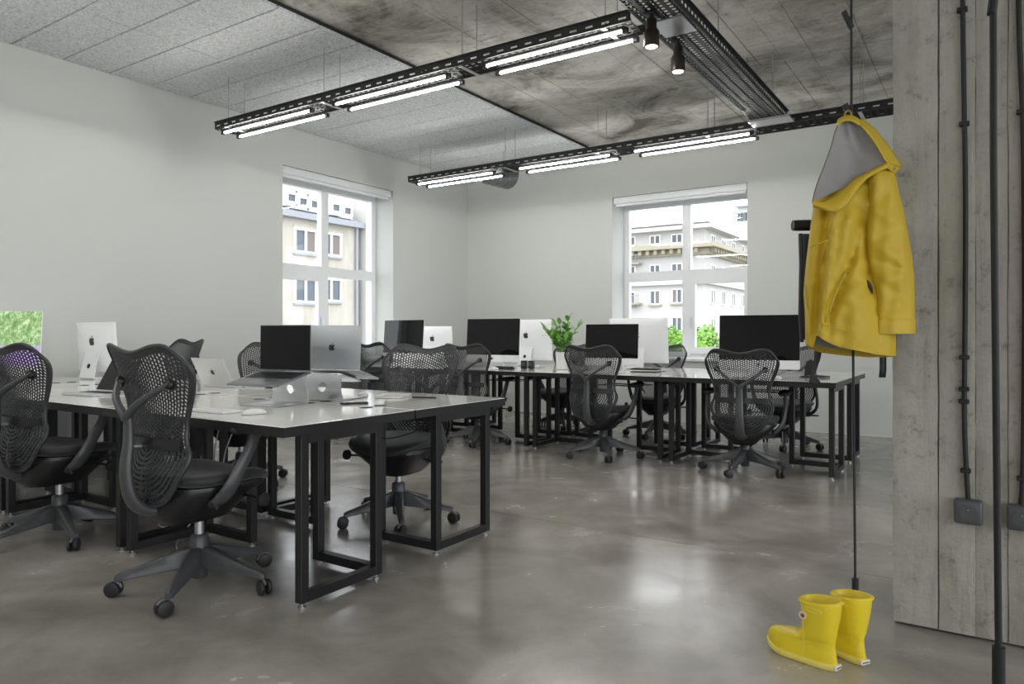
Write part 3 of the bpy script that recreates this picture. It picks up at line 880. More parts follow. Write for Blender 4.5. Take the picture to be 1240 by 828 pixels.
def all_in_one(label, x, y, rz, big, zd=DH, screen=None, back='alupale'):
    """front faces -y; origin on the desk under the foot"""
    W, H, clear, chin = (.65, .457, .062, .075) if big else (.528, .392, .06, .068)
    t = thing('all_in_one_computer', label, 'computer', (x, y, zd + .001), rz, 'all-in-one computers on the desks')
    tilt = Matrix.Translation((0, 0, clear)) @ Matrix.Rotation(math.radians(-4), 4, 'X')
    # curved aluminium shell: loft from front rectangle to a bulged back
    def rect(hx, z0, z1, y, r, n=5):
        p = []
        for cx, cz, a0 in ((hx - r, z1 - r, 0), (-hx + r, z1 - r, 1), (-hx + r, z0 + r, 2), (hx - r, z0 + r, 3)):
            for k in range(n):
                a = (a0 + k / (n - 1)) * PI / 2; p.append(tilt @ Vector((cx + r * math.cos(a), y, cz + r * math.sin(a))))
        return p
    h = W / 2
    MB().loft([rect(h, 0, H, -.010, .010), rect(h, 0, H, -.004, .010), rect(h - .002, .002, H - .002, 0, .012), rect(h - .06, .045, H - .045, .014, .03), rect(h - .16, .10, H - .10, .026, .05), rect(h - .24, .16, H - .15, .030, .02)]).obj('shell', M[back], t, 50)
    sc_ = MB().loft([rect(h - .001, chin, H - .001, -.0102, .008), rect(h - .001, chin, H - .001, -.0118, .008)]).obj('screen', M[screen or 'glassblack'], t, 30)
    if screen: pass
    emblem(MB(), tilt @ Vector((0, -.0101, chin * .5)), .026, Vector((1, 0, 0)), tilt.to_3x3() @ Vector((0, 0, 1)), tilt.to_3x3() @ Vector((0, -1, 0))).obj('front_emblem', M['logod'], t, 0)
    rb = Matrix.Rotation(math.radians(0), 4, 'X')
    emblem(MB(), tilt @ Vector((0, .0308, H * .62)), .075, Vector((-1, 0, 0)), tilt.to_3x3() @ Vector((0, 0, 1)), tilt.to_3x3() @ Vector((0, 1, 0))).obj('back_emblem', M['logo'], t, 0)
    # stand: bent plate with a round cable hole
    hw = .095
    prof = [(-.085, 0.), (.075, 0.), (.092, .012), (.072, .10), (.045, .20), (.030, .235), (.022, .235), (.036, .20), (.062, .10), (.080, .016), (.072, .0065), (-.085, .0065)]
    st = MB().add([(sx * hw * (1 if z < .05 else .92), y_, z) for sx in (-1, 1) for y_, z in prof], [list(range(12))[::-1], [12 + i for i in range(12)]] + [[i, (i + 1) % 12, 12 + (i + 1) % 12, 12 + i] for i in range(12)])
    so = st.obj('stand', M['alupale'], t, 20)
    d = Vector((0, .0325 - .072, .10)).normalized() if False else None
    nrm = Vector((0, .1, .027)).normalized(); c = Vector((0, .0715, .105))
    MB().tube([c - nrm * .0125, c + nrm * .0015], .019, 20).obj('cable_hole', M['rubber'], so)
    return t


def lap_local(t, tint, openang, big=False):
    w, d, th = (.345, .238, .010) if big else (.305, .213, .010)
    MB().rbox(-w / 2, w / 2, -d / 2, d / 2, 0, th, .0035, 2).obj('base', M[tint], t)
    kb = MB().box(-w / 2 + .018, w / 2 - .018, -.012, d / 2 - .022, th - .0005, th + .0006)
    for r in range(6):
        for k in range(14):
            x = -w / 2 + .022 + k * .0186; y = -.009 + r * .0138
            kb.box(x, x + .0165, y, y + .0118, th + .0006, th + .0017)
    kb.obj('keyboard', M['keys'], t, 0)
    MB().box(-.055, .055, -d / 2 + .010, -.02, th, th + .0006).obj('trackpad', M['alugrey'] if tint == 'alugrey' else M['alu'], t, 0)
    m = Matrix.Translation((0, d / 2 - .004, th)) @ Matrix.Rotation(PI - openang, 4, 'X')
    # lid local: lies along +z from the hinge when upright; inner face towards -y
    m = Matrix.Translation((0, d / 2 - .003, th + .001)) @ Matrix.Rotation(-(openang - PI / 2), 4, 'X')
    lid = MB().rbox(-w / 2, w / 2, -.0025, .0025, 0, d, .0023, 2, m).obj('lid', M[tint], t)
    MB().box(-w / 2 + .004, w / 2 - .004, -.0034, -.0026, .006, d - .004, m).obj('screen', M['glassblack'], lid, 0)
    r3 = m.to_3x3()
    emblem(MB(), m @ Vector((0, .0026, d * .5)), .042, r3 @ Vector((-1, 0, 0)), r3 @ Vector((0, 0, 1)), r3 @ Vector((0, 1, 0))).obj('lid_emblem', M['logo'], lid, 0)


def laptop(label, x, y, rz, tint, openang=D(112), z=DH + .001, pitch=0., big=False):
    t = thing('laptop', label, 'laptop', (x, y, z), rz, 'laptops')
    t.rotation_euler = (pitch, 0, rz)
    lap_local(t, tint, openang, big)
    return t


def laptop_stand(label, x, y, rz):
    """bent aluminium plate; open towards the user (-y), riser at the back (+y) with a round hole"""
    t = thing('laptop_stand', label, 'laptop stand', (x, y, DH + .001), rz, 'aluminium laptop stands')
    hw = .125; th = .006
    MB().rbox(-hw, hw, -.13, .085, 0, th, .0025, 2).obj('foot_plate', M['alu'], t)
    # riser with hole: square-to-circle rings, leaning and curved
    r_ = MB(); H = .142; n = 32

    def P(x, v, off):  # v along the height 0..1
        z = .001 + H * v; y = .085 + .016 * math.sin(min(1, v * 2.2) * PI / 2) - .035 * v * v
        wv = 1 - .16 * v
        return Vector((x * wv, y + off, z))
    for off in (0, th):
        pass
    ring_o, ring_i = [], []
    for k in range(n):
        a = 2 * PI * k / n; c, s = math.cos(a), math.sin(a); m_ = max(abs(c), abs(s)); ring_o.append((hw * c / m_, .5 + .5 * s / m_)); ring_i.append((.026 * c, .50 + .026 / H * s))
    mid = [((p[0] + q[0]) / 2, (p[1] + q[1]) / 2) for p, q in zip(ring_o, ring_i)]
    seq = [(ring_i, 0), (mid, 0), (ring_o, 0), (ring_o, th), (mid, th), (ring_i, th), (ring_i, 0)]
    r_.loft([[P(x, v, o) for x, v in rg] for rg, o in seq], cap=False)
    r_.obj('riser', M['alu'], t, 40)
    m = Matrix.Translation((0, .069, .139)) @ Matrix.Rotation(D(14), 4, 'X')
    MB().rbox(-hw * .84, hw * .84, -.215, .006, 0, th, .0025, 2, m).obj('platform', M['alu'], t)
    MB().rbox(-hw * .5, hw * .5, -.225, -.213, 0, .020, .0025, 2, m).obj('front_lip', M['alu'], t)
    return t


# first row
laptop_stand('aluminium stand under the open dark grey laptop', -3.03, 2.385, D(8))
laptop('dark grey laptop with black screen raised on an aluminium stand', -3.025, 2.335, D(8), 'alugrey', D(105), DH + .130, D(14), True)
laptop_stand('aluminium stand under the laptop whose lid back faces the camera', -3.02, 2.745, PI + D(16))
laptop('silver grey laptop raised on a stand, its lid back turned to the camera', -3.005, 2.80, PI + D(18), 'alumid', D(100), DH + .130, D(14), True)
laptop('small silver laptop lying open on the desk behind the front chair', -4.42, 2.17, D(6), 'alu', D(120))
laptop('silver laptop standing flat with its lid back shown, right of the front chair', -4.33, 3.03, PI + D(6), 'alu', D(118))
all_in_one('white all-in-one computer seen from behind near the left wall', -5.92, 2.93, PI + D(5), False)
all_in_one('large computer at the left edge with green leaves on its screen', -5.78, 2.22, D(18), True, screen='screenpic')
# second row
all_in_one('all-in-one computer reflecting the window, nearest the left window', -5.66, 6.22, D(-4), True)
all_in_one('small white computer back with dark emblem in the room corner', -5.72, 6.86, PI + D(8), False)
all_in_one('black-screened all-in-one with silver chin near the room corner', -4.36, 6.18, D(4), True)
all_in_one('white computer back left of the leafy plant', -4.34, 6.86, PI + D(-4), True)
all_in_one('smaller black-screened all-in-one right of the plant', -2.99, 6.2, D(6), False)
all_in_one('large pale computer back below the back window', -2.99, 6.84, PI + D(-2), True)
all_in_one('largest black-screened all-in-one, beside the yellow jacket', -1.62, 6.2, D(8), True)


def keyboard(label, x, y, rz):
    t = thing('keyboard', label, 'keyboard', (x, y, DH + .001), rz, 'white keyboards')
    MB().rbox(-.14, .14, -.058, .058, 0, .007, .003, 2).obj('base', M['alupale'], t)
    mb = MB()
    for r in range(5):
        for k in range(14):
            xx = -.134 + k * .0192; yy = -.053 + r * .0212
            mb.box(xx, xx + .017, yy, yy + .018, .006, .0085)
    mb.obj('keys', M['whiteplastic'], t, 0)
    return t


def mouse(label, x, y, rz):
    rings = []
    for k in range(8):
        f = k / 7; g = math.sqrt(max(0, 1 - (f * .98) ** 2)); z = .004 + .02 * f
        rings.append([(.029 * g ** .8 * math.cos(b), .056 * g ** .8 * math.sin(b), z) for b in [2 * PI * j / 24 for j in range(24)]])
    rings.insert(0, [(.024 * math.cos(b), .05 * math.sin(b), 0) for b in [2 * PI * j / 24 for j in range(24)]])
    o = MB().loft(rings).obj('mouse', M['whiteplastic'], None, 60, (x, y, DH + .001)); o.rotation_euler.z = rz
    return tag(o, label, 'mouse', 'white mice')


keyboard('white keyboard before the raised dark laptop', -2.99, 2.0, D(3))
mouse('white mouse right of the keyboard on the front desk', -2.735, 2.03, D(-20))
for (x, y, rz, kl, ml) in ((-4.36, 5.93, D(2), 'white keyboard under the black monitor near the room corner', 'white mouse on the second row near the room corner'),
                           (-2.99, 5.95, D(4), 'white keyboard under the smaller black monitor', 'white mouse beside the smaller black monitor'),
                           (-1.62, 5.95, D(6), 'white keyboard under the largest black monitor', 'white mouse beside the largest black monitor')):
    keyboard(kl, x, y, rz); mouse(ml, x + .22, y - .02, rz)
# notebook and pen, flat tablet
t = thing('notebook', 'slim pale notebook beside the raised silver laptop', 'notebook', (-2.83, 3.03, DH + .001), D(24))
MB().rbox(-.075, .075, -.105, .105, 0, .010, .002, 1).obj('pages', M['paper'], t)
MB().rbox(-.077, .077, -.107, .107, .010, .0125, .001, 1).obj('cover', M['whiteplastic'], t)
tag(MB().tube([(-.07, 0, 0), (.07, 0, 0), (.078, 0, 0)], [.0045, .0045, .001], 8).obj('pen', M['rubber'], None, 50, (-2.62, 3.05, DH + .006)), 'black pen lying right of the slim notebook', 'pen').rotation_euler.z = D(15)
tag(MB().rbox(-.035, .035, -.07, .07, 0, .008, .003, 2).obj('phone', M['glassblack'], None, 40, (-2.72, 2.62, DH + .001)), 'thin dark phone lying near the right edge of the first row', 'phone').rotation_euler.z = D(-35)
t = thing('mouse', 'pale mouse beside the notebook on the first row', 'mouse', (-2.99, 2.95, DH + .001), D(60), 'white mice')
o = bpy.data.objects['mouse'].copy(); o.parent = t; o.location = (0, 0, 0); o.rotation_euler = (0, 0, 0)
for k in ('label', 'category', 'group'):
    if k in o: del o[k]
o.name = 'mouse_shell'; COL.objects.link(o)

# plant in a white pot
pl = thing('potted_plant', 'leafy green plant in a white pot on the second row', 'plant', (-3.57, 6.28, DH + .001))
MB().lathe([(.0, .002), (.055, .0), (.060, .004), (.068, .17), (.068, .176), (.062, .176), (.058, .15), (.0, .148)], 28).obj('pot', M['vase'], pl)
RL = random.Random(3)
for k in range(16):
    az = RL.uniform(0, 2 * PI); lean = RL.uniform(.05, .24); hh = RL.uniform(.12, .30)
    if k == 0: az, lean, hh = .4, .06, .34
    top = Vector((math.cos(az) * lean, math.sin(az) * lean, .16 + hh)); base = Vector((math.cos(az) * .02, math.sin(az) * .02, .14))
    mid = (base + top) / 2 + Vector((0, 0, .03)); path = smooth_path([base, mid, top], 5)
    stem = MB().tube(path, .0045, 6).obj('stem', M['leafstem'], pl)
    for i in range(10):
        f = .30 + .70 * i / 9; p = path[min(len(path) - 1, int(f * (len(path) - 1)))]
        a = az + (PI / 2 if i % 2 else -PI / 2) + RL.uniform(-.5, .5); el = RL.uniform(.1, .9); L = RL.uniform(.085, .125)
        if i == 9: a, el = az, 1.1
        d = Vector((math.cos(a) * math.cos(el), math.sin(a) * math.cos(el), math.sin(el))); s_ = d.cross(Vector((0, 0, 1))).normalized(); u_ = s_.cross(d)
        rows = []
        for q, w in ((0, .06), (.2, .62), (.45, 1), (.7, .85), (.9, .4), (1, .03)):
            c = p + d * L * q - u_ * (.012 * q * q); ww = .024 * w
            rows.append([c - s_ * ww + u_ * .005 * w, c, c + s_ * ww + u_ * .005 * w])
        MB().grid(rows).obj('leaf', M['leaf'], stem, 60)

# small things on the second row
t = thing('desk_speaker', 'small black speaker pair left of the white pot', 'speaker', (-3.93, 6.20, DH + .001), D(10))
for s in (-1, 1):
    MB().rbox(s * .04 - .028, s * .04 + .028, -.03, .03, 0, .085, .006, 2).obj('cabinet', M['rubber'], t)
    MB().lathe([(.022, -.0315), (.02, -.0295)], 16, (s * .04, 0, .05), 'y').obj('cone', M['graph'], t)
t = thing('desk_calculator', 'row of dark keys on a pad left of the black speakers', 'keypad', (-4.10, 6.02, DH + .001), D(5))
MB().rbox(-.10, .10, -.04, .04, 0, .02, .004, 2).obj('base', M['rubber'], t)
for k in range(5): MB().rbox(-.09 + k * .037, -.062 + k * .037, -.03, .03, .02, .03, .003, 1).obj('key', M['graph'], t)
t = thing('notepad_stack', 'dark spiral notepads stacked right of the smaller black monitor', 'notepads', (-2.58, 6.06, DH + .001), D(8))
for k, (mm, a) in enumerate((('paper', .1), ('rubber', -.05), ('paper', .2), ('rubber', 0))):
    MB().rbox(-.12, .12, -.085, .085, .012 * k, .012 * k + .011, .002, 1, Matrix.Rotation(a * .3, 4, 'Z')).obj('notepad', M[mm], t)
t = thing('phone_holder', 'black phone holder standing right of the largest monitor', 'holder', (-1.25, 6.30, DH + .001), D(-10))
MB().rbox(-.05, .05, -.04, .04, 0, .01, .003, 2).obj('base', M['rubber'], t)
MB().rbox(-.035, .035, -.004, .004, .0, .13, .003, 2, Matrix.Translation((0, .02, .006)) @ Matrix.Rotation(-.3, 4, 'X')).obj('back_plate', M['rubber'], t)
coil = []
for k in range(60):
    a = 2 * PI * k / 20; r = .055 + .012 * math.sin(k * .31)
    coil.append((r * 1.5 * math.cos(a), r * math.sin(a), .004 + .0045 * (k // 20) + .001 * math.sin(k)))
tag(MB().tube(coil, .0032, 6).obj('cable_coil', M['graph'], None, 60, (-1.16, 6.28, DH + .001)), 'coiled cable on the right end of the second row', 'cable')


# loose cables below the first row
def hang(label, pts, r=.0035, m='cable_w', cat='cable', grp='cables below the first row'):
    return tag(MB().tube(smooth_path(pts, 7), r, 6).obj('power_cable', M[m]), label, cat, grp)


hang('pale cable hanging below the first row, between the two left chairs', [(-3.75, 2.42, .69), (-3.7, 2.38, .48), (-3.62, 2.36, .35), (-3.66, 2.38, .15), (-3.6, 2.2, .012), (-3.45, 2.1, .008)])
hang('pale cable looping below the first row behind the front chair', [(-3.55, 2.44, .69), (-3.58, 2.4, .45), (-3.48, 2.36, .25), (-3.42, 2.36, .48), (-3.36, 2.42, .69)])
hang('pale cable lying coiled on the floor left of the front chair', [(-4.1, 2.4, .3), (-4.05, 2.38, .05), (-3.95, 2.3, .008), (-3.8, 2.36, .008), (-3.85, 2.5, .008), (-4.0, 2.44, .008)], .006)
hang('black cable dropping under the right end of the first row', [(-2.75, 2.75, .69), (-2.72, 2.72, .62), (-2.62, 2.74, .56), (-2.5, 2.86, .60), (-2.45, 2.9, .69)], .0035, 'rubber')

# ---------------------------------------------------------------- hanging coat racks, jacket, bag, boots
def coat_rack(label, x, y, pegs, r):
    t = thing('hanging_coat_rack', label, 'coat rack', (x, y, 0))
    MB().tube([(0, 0, .20), (-.012, .0, 1.6), (-.016, 0, ZC - .004)], r, 10).obj('rope', M['rubber'], t)
    MB().tube([(0, 0, .008), (0, 0, .224)], [.0115, .0115] if r < .008 else [.0165, .0165], 14).obj('weight', M['rubber'], t)
    MB().tube([(0, 0, 0), (0, 0, .012)], .006, 8).obj('foot', M['rubber'], t)
    MB().lathe([(.03, ZC - .02), (.03, ZC - .004)], 14, (-.016, 0, 0)).obj('ceiling_rose', M['rubber'], t)
    for z, ang, L, pr_ in pegs:
        x0 = -.012 * z / 1.6
        d = Vector((math.cos(YAW) * math.sin(ang), math.sin(YAW) * math.sin(ang), math.cos(ang)))
        b = Vector((x0, 0, z))
        MB().tube([b - d * .012, b + d * L], pr_, 10).obj('peg', M['rubber'], t)
    return t


RX, RY = -.401, 2.839
coat_rack('thin black hanging coat rack that carries the yellow jacket', RX, RY, [(1.885, -.42, .055, .011), (2.222, -.45, .055, .010)], .0045)
coat_rack('thick black hanging coat rack in front of the concrete column', .023, 2.44, [(2.02, .13, .36, .0125)], .0095)

# jacket frame: local x = to the right of the picture, y = away from the camera, z = up
JD = 2.585; PXM = JD / FPX


def J(u, v, d=0.):
    """metres in the jacket's frame; (u, v) are read off the sketch of the front view, d is how far behind the rack's plane"""
    k = 1 + d / JD
    return Vector((((u - 620) * k - 410) * PXM, d, (404.1 - v) * PXM * k))


fx, fy = (-math.sin(YAW), math.cos(YAW)); rx, ry = (math.cos(YAW), math.sin(YAW))
xo = (1030 - 620) * PXM
JO = (fx * JD + rx * xo, fy * JD + ry * xo, CAM_H)
jk = thing('raincoat', 'yellow hooded raincoat hanging from the thin black coat rack', 'jacket', JO, YAW)

rows_t = [(205, 1018, 1064, .045), (215, 1008, 1070, .060), (228, 998, 1076, .075), (245, 986, 1078, .09), (262, 983, 1079, .098), (285, 980, 1077, .105), (310, 977, 1076, .108), (335, 974.5, 1076, .110), (355, 973, 1078, .113), (375, 974.5, 1081, .115), (393, 975, 1085, .118)]
NA = 96


def hem_v(a):   # hem height by angle: a=0 right, pi/2 towards the camera, pi left, 3pi/2 away
    tab = [(0, 431.4), (.6, 431), (1.05, 429), (1.45, 424.5), (1.77, 420), (2.09, 412.5), (2.30, 406.5), (2.38, 406), (2.46, 421), (2.8, 417), (PI, 414), (3.6, 421), (4.0, 426.5), (4.6, 430.5), (5.0, 432.5), (5.6, 432), (2 * PI, 431.4)]
    return interp(tab, a)


FOLDS = [([(1013, 250), (1003, 330), (993, 410)], 6, .016), ([(1001, 255), (994, 330), (985, 405)], 5, -.018),
         ([(1043, 262), (1036, 300), (1020, 340), (1004, 385)], 6, -.022), ([(1028, 262), (1020, 310), (1010, 345)], 8, .016),
         ([(1051, 270), (1050, 310), (1055, 345)], 6, -.03), ([(1036, 350), (1040, 420)], 14, .014), ([(1062, 360), (1066, 425)], 8, -.012),
         ([(980, 270), (977, 330), (980, 400)], 5, .010), ([(1024, 385), (1020, 425)], 6, -.008)]


def jacket_ring(v, f=None):
    ring = []
    xl = interp([(r[0], r[1]) for r in rows_t], v); xr = interp([(r[0], r[2]) for r in rows_t], v); b = interp([(r[0], r[3]) for r in rows_t], v)
    for k in range(NA):
        a = 2 * PI * k / NA
        c, s = math.cos(a), math.sin(a)
        vv = v
        if f is not None: vv = v + (hem_v(a) - v) * f
        u = (xl + xr) / 2 + (xr - xl) / 2 * math.copysign(abs(c) ** .85, c)
        y = -b * math.copysign(abs(s) ** .8, s)
        if s > 0:
            # long soft folds, the overlapping front edge and the drag lines towards the hem
            ue = 1008 - max(0, (vv - 250)) * .105
            y += -.015 * math.tanh((u - ue) / 1.6) * min(1, max(0, (vv - 235) / 30))
            for line, wd, amp in FOLDS:
                if line[0][1] - 25 < vv < line[-1][1] + 25:
                    uc = interp([(q[1], q[0]) for q in line], vv)
                    e = min(1, max(0, (vv - line[0][1] + 25) / 30), max(0, (line[-1][1] + 25 - vv) / 30))
                    y -= 1.35 * amp * e * math.exp(-((u - uc) / wd) ** 2)
            y += .0035 * math.sin(vv * .21 + u * .13) * math.sin(u * .07 + 1) + .003 * math.sin(vv * .33 - u * .21)
        else:
            y += .008 * math.sin(u * .16)
        ring.append(J(u, vv, y))
    return ring


rings = [jacket_ring(v) for v in [205 + 4.2 * k for k in range(45)]] + [jacket_ring(393, f) for f in (.2, .4, .6, .8, .92, 1.)]
bd = MB().loft(rings, cap=False)
n0 = 0
bd.add([p for p in rings[0]], [list(range(NA))])
bo = bd.obj('body', M['coat'], jk, 60)
inner = []
for rg in rings[-16:]:
    c = sum(rg, Vector()) / NA
    inner.append([c + Vector(((p - c).x * .95, (p - c).y * .80, (p - c).z)) for p in rg])
MB().loft(inner[:-2], cap=False).obj('lining', M['lining'], jk, 60)
MB().loft([inner[-3], inner[-2], inner[-1], rings[-1]], cap=False).obj('hem', M['coatd'], jk, 60)


def surf_y(u, v):
    """front surface depth of the body near (u, v)"""
    best = None
    rg = jacket_ring(min(v, 393))
    for p in rg[1:NA // 2]:
        d = abs(p.x - (u - 1030) * PXM)
        if best is None or d < best[0]: best = (d, p.y)
    return best[1]


def seam(pts, r=.0016, name='seam', m='coatd'):
    P = [J(u, v, surf_y(u, v) - .001) for u, v in pts]
    return MB().tube(smooth_path(P, 5), r, 6).obj(name, M[m], jk, 60)


seam([(1000, 390), (1008, 366), (1016, 345), (1024, 329)], .0032, 'pocket_welt')
seam([(1024, 329), (1034, 331), (1045, 334)], .0015)
seam([(1005, 297), (1015, 298), (1030, 300), (1042, 300)], .0014)
seam([(980, 300), (986, 297), (1003, 290)], .0018)
seam([(993, 393), (1010, 397), (1030, 402), (1050, 404)], .0014)
seam([(976, 345), (977, 365), (980, 379)], .0022)
# dark opening of the side pocket
P = [J(1040, 336, surf_y(1040, 336) - .004), J(1048, 340, surf_y(1046, 340) - .006), J(1054, 347, surf_y(1050, 347) - .010), J(1056.5, 356, surf_y(1052, 356) - .012)]
MB().tube(smooth_path(P, 4), [.001 + .006 * math.sin(PI * k / 12) for k in range(13)], 8).obj('pocket_opening', M['bag'], jk, 60)

# sleeve
st = [(203, 1066, 12, .045), (215, 1068, 17, .055), (235, 1070, 19, .062), (260, 1072.5, 22.5, .066), (285, 1074, 25.5, .068), (310, 1077, 27, .068), (335, 1081, 25.5, .066), (360, 1083, 24.3, .063), (385, 1083.5, 23.8, .061), (404, 1083.5, 23.6, .060)]
rings = []
NS = 48


def sleeve_ring(v, grow=0., vo=0.):
    cu = interp([(r[0], r[1]) for r in st], v); w = interp([(r[0], r[2]) for r in st], v) * PXM + grow; b = interp([(r[0], r[3]) for r in st], v) + grow
    out = []
    for k in range(NS):
        a = 2 * PI * k / NS; c, s = math.cos(a), math.sin(a)
        x = w * math.copysign(abs(c) ** .9, c); y = -.055 - b * math.copysign(abs(s) ** .9, s)
        if s > 0:
            for v0, sl_, wd, amp in ((262, 260, 9, .010), (282, -180, 6, -.010), (306, 240, 7, .010), (322, 160, 5, -.011), (338, -150, 7, .009), (352, 220, 5, -.009), (372, -120, 7, .008), (236, -200, 8, -.008)):
                y -= amp * math.exp(-((v - v0 - sl_ * x) / wd) ** 2) * (1 - (x / (w * 1.02)) ** 2)
        y += .003 * math.sin(x * 110 + v * .06)
        p = J(cu, v + vo, y); p.x += x; out.append(p)
    return out


rings = [sleeve_ring(203 + k * 4.0) for k in range(48)] + [sleeve_ring(394.5)]
sl = MB().loft(rings, cap=False); sl.add(rings[0], [list(range(NS))])
so = sl.obj('sleeve', M['coat'], jk, 60)
MB().loft([sleeve_ring(386, .001), sleeve_ring(387, .0035), sleeve_ring(395, .0035), sleeve_ring(404, .003), sleeve_ring(404, -.004), sleeve_ring(390, -.006)], cap=False).obj('cuff', M['coat'], so, 60)
MB().loft([sleeve_ring(386, -.007), sleeve_ring(403, -.007)]).obj('cuff_lining', M['lining'], so, 60)
# far sleeve, mostly hidden behind the body
rings = []
for k in range(24):
    v = 250 + k * 6.0; cu = 1008 - 4 * math.sin(k / 23 * PI)
    rings.append([J(cu, v, .085) + Vector((.050 * math.cos(2 * PI * j / 24), .045 * math.sin(2 * PI * j / 24), 0)) for j in range(24)])
MB().loft(rings).obj('sleeve', M['coat'], jk, 60)

# hood: opening loop, grey lining pushed back, yellow shell behind, yellow rim
loopL = [(1026, 145), (1017, 149), (1011, 162), (1006, 180), (1001, 194), (994, 212), (988, 229), (984, 245)]
loopR = [(1026, 145), (1040, 149), (1050, 160), (1058, 171), (1065, 182), (1069, 190), (1074, 198), (1072, 203)]
lowe = [(984, 245), (996, 245), (1008, 240), (1022, 230), (1036, 217), (1050, 209), (1062, 204), (1072, 203)]


def hood_grid(push, off, grow=0.):
    rows = []
    n = 28; ml = 18
    Lp = smooth_path([Vector((u, v, 0)) for u, v in loopL], 4); Rp = smooth_path([Vector((u, v, 0)) for u, v in loopR], 4)
    for i in range(n + 1):
        f = i / n; l = Lp[int(f * (len(Lp) - 1))]; r = Rp[int(f * (len(Rp) - 1))]
        row = []
        for j in range(ml + 1):
            g = j / ml
            u = l.x + (r.x - l.x) * g; v = l.y + (r.y - l.y) * g
            # lower edge follows the brim
            lv = interp(lowe, u)
            v = v if v < lv else lv
            w = math.sin(PI * g) ** .6 * math.sin(PI * min(1, f * 1.0) * .93 + .05) ** .5
            y = off + push * w - .05 * (1 - f) * 0
            y += .010 * math.sin(g * 7 + f * 5) * w + .006 * math.sin(g * 15 - f * 9) * w
            cx, cyv = 1030, 205
            row.append(J(cx + (u - cx) * (1 + grow), cyv + (v - cyv) * (1 + grow), y))
        rows.append(row)
    return rows


MB().grid(hood_grid(.035, -.112)).obj('hood_lining', M['lining'], jk, 70)
hb = hood_grid(.16, -.108, .03)
MB().grid(hb).obj('hood', M['coat'], jk, 70)


def ribbon(A, B, bulge, name, m, ya, yb, th=.004, n=6):
    Ap, Bp = smooth_path([Vector((u, v, 0)) for u, v in A], 5), smooth_path([Vector((u, v, 0)) for u, v in B], 5)
    k = min(len(Ap), len(Bp)); rows = []
    for i in range(k):
        a, b = Ap[i], Bp[i]; f = i / (k - 1); row = []
        for j in range(n + 1):
            g = j / n; row.append(J(a.x + (b.x - a.x) * g, a.y + (b.y - a.y) * g, interp(ya, f) * (1 - g) + interp(yb, f) * g - bulge * math.sin(PI * g)))
        rows.append(row)
    return modded(MB().grid(rows).obj(name, M[m], jk, 60), ('SOLIDIFY', dict(thickness=th, offset=0.)))


# lower brim, folded outwards over the chest
ribbon([(983, 243), (996, 245), (1009, 239), (1022, 229), (1036, 216), (1052, 208), (1073, 197)],
       [(985, 250), (996, 253), (1009, 257), (1024, 250), (1035, 234), (1050, 216), (1075, 203)], .010, 'hood_brim', 'coat', [(0, -.118), (1, -.128)], [(0, -.112), (.4, -.150), (1, -.136)], .005)
# narrow turned edge along the top and the right, running back over the shoulder
ribbon([(1015, 153), (1018, 149), (1024, 146.5), (1032, 147), (1040, 152)], [(1014, 151), (1016, 144), (1025, 140), (1034, 141), (1044, 147)], .006, 'hood_edge', 'coat', [(0, -.115)], [(0, -.085)], .004)
ribbon([(1038, 148), (1048, 158), (1058, 171), (1066, 184), (1074, 198)], [(1044, 143), (1060, 157), (1074, 174), (1085, 190), (1092, 202)], .004, 'hood_edge', 'coat', [(0, -.112), (1, -.125)], [(0, -.03), (1, -.02)], .004)
ribbon([(1074, 196), (1079, 199), (1084, 201), (1090, 202)], [(1074, 204), (1078, 207), (1081, 210), (1083, 212)], .01, 'collar_tab', 'coat', [(0, -.125), (1, -.03)], [(0, -.120), (1, -.04)], .004)
MB().lathe([(.0, -.002), (.006, -.002), (.006, .002), (.0, .002)], 12, tuple(J(1082, 204, -.085)), 'y').obj('snap_button', M['brown'], jk)
MB().tube(smooth_path([J(1021, 146, -.06), J(1024, 136, -.01), J(1028, 134, .0), J(1031, 138, -.02), J(1030, 146, -.06)], 5), .003, 6).obj('hanging_loop', M['coatd'], jk, 60)

# black backpack behind the jacket
bp = thing('backpack', 'black roll-top backpack hanging behind the yellow raincoat', 'bag', JO, YAW)
rings = []
for v, xl, xr in ((283, 964, 1092), (300, 963, 1094), (330, 962.5, 1096), (360, 962.5, 1097), (390, 963, 1097), (408, 965, 1096), (418, 974, 1092), (424, 986, 1082)):
    cu = (xl + xr) / 2; hw = (xr - xl) / 2 * PXM
    rings.append([J(cu, v, .235 + .075 * math.copysign(abs(math.sin(a)) ** .7, math.sin(a))) + Vector((hw * math.copysign(abs(math.cos(a)) ** .5, math.cos(a)) * (1 if v < 415 else .95), 0, 0)) for a in [2 * PI * k / 40 for k in range(40)]])
MB().loft(rings).obj('bag_body', M['bag'], bp, 60)
MB().tube([J(960, 273, .235), J(966, 273, .235), J(1030, 272, .235), J(1092, 271, .235), J(1098, 271, .235)], [.020, .0215, .0225, .0215, .020], 14).obj('rolled_top', M['bag'], bp, 60)
MB().tube([J(969, 283, .16), J(970, 320, .155), J(969, 380, .15), J(971, 414, .158)], .012, 8, ry=.006).obj('shoulder_strap', M['bag'], bp, 60)


def strap(pts, w, name='strap'):
    rows = [[J(u - w_ / 2, v, d), J(u + w_ / 2, v, d)] for u, v, d, w_ in [(p[0], p[1], p[2], p[3] if len(p) > 3 else w) for p in pts]]
    modded(MB().grid(rows).obj(name, M['bag'], bp, 60), ('SOLIDIFY', dict(thickness=.003)))


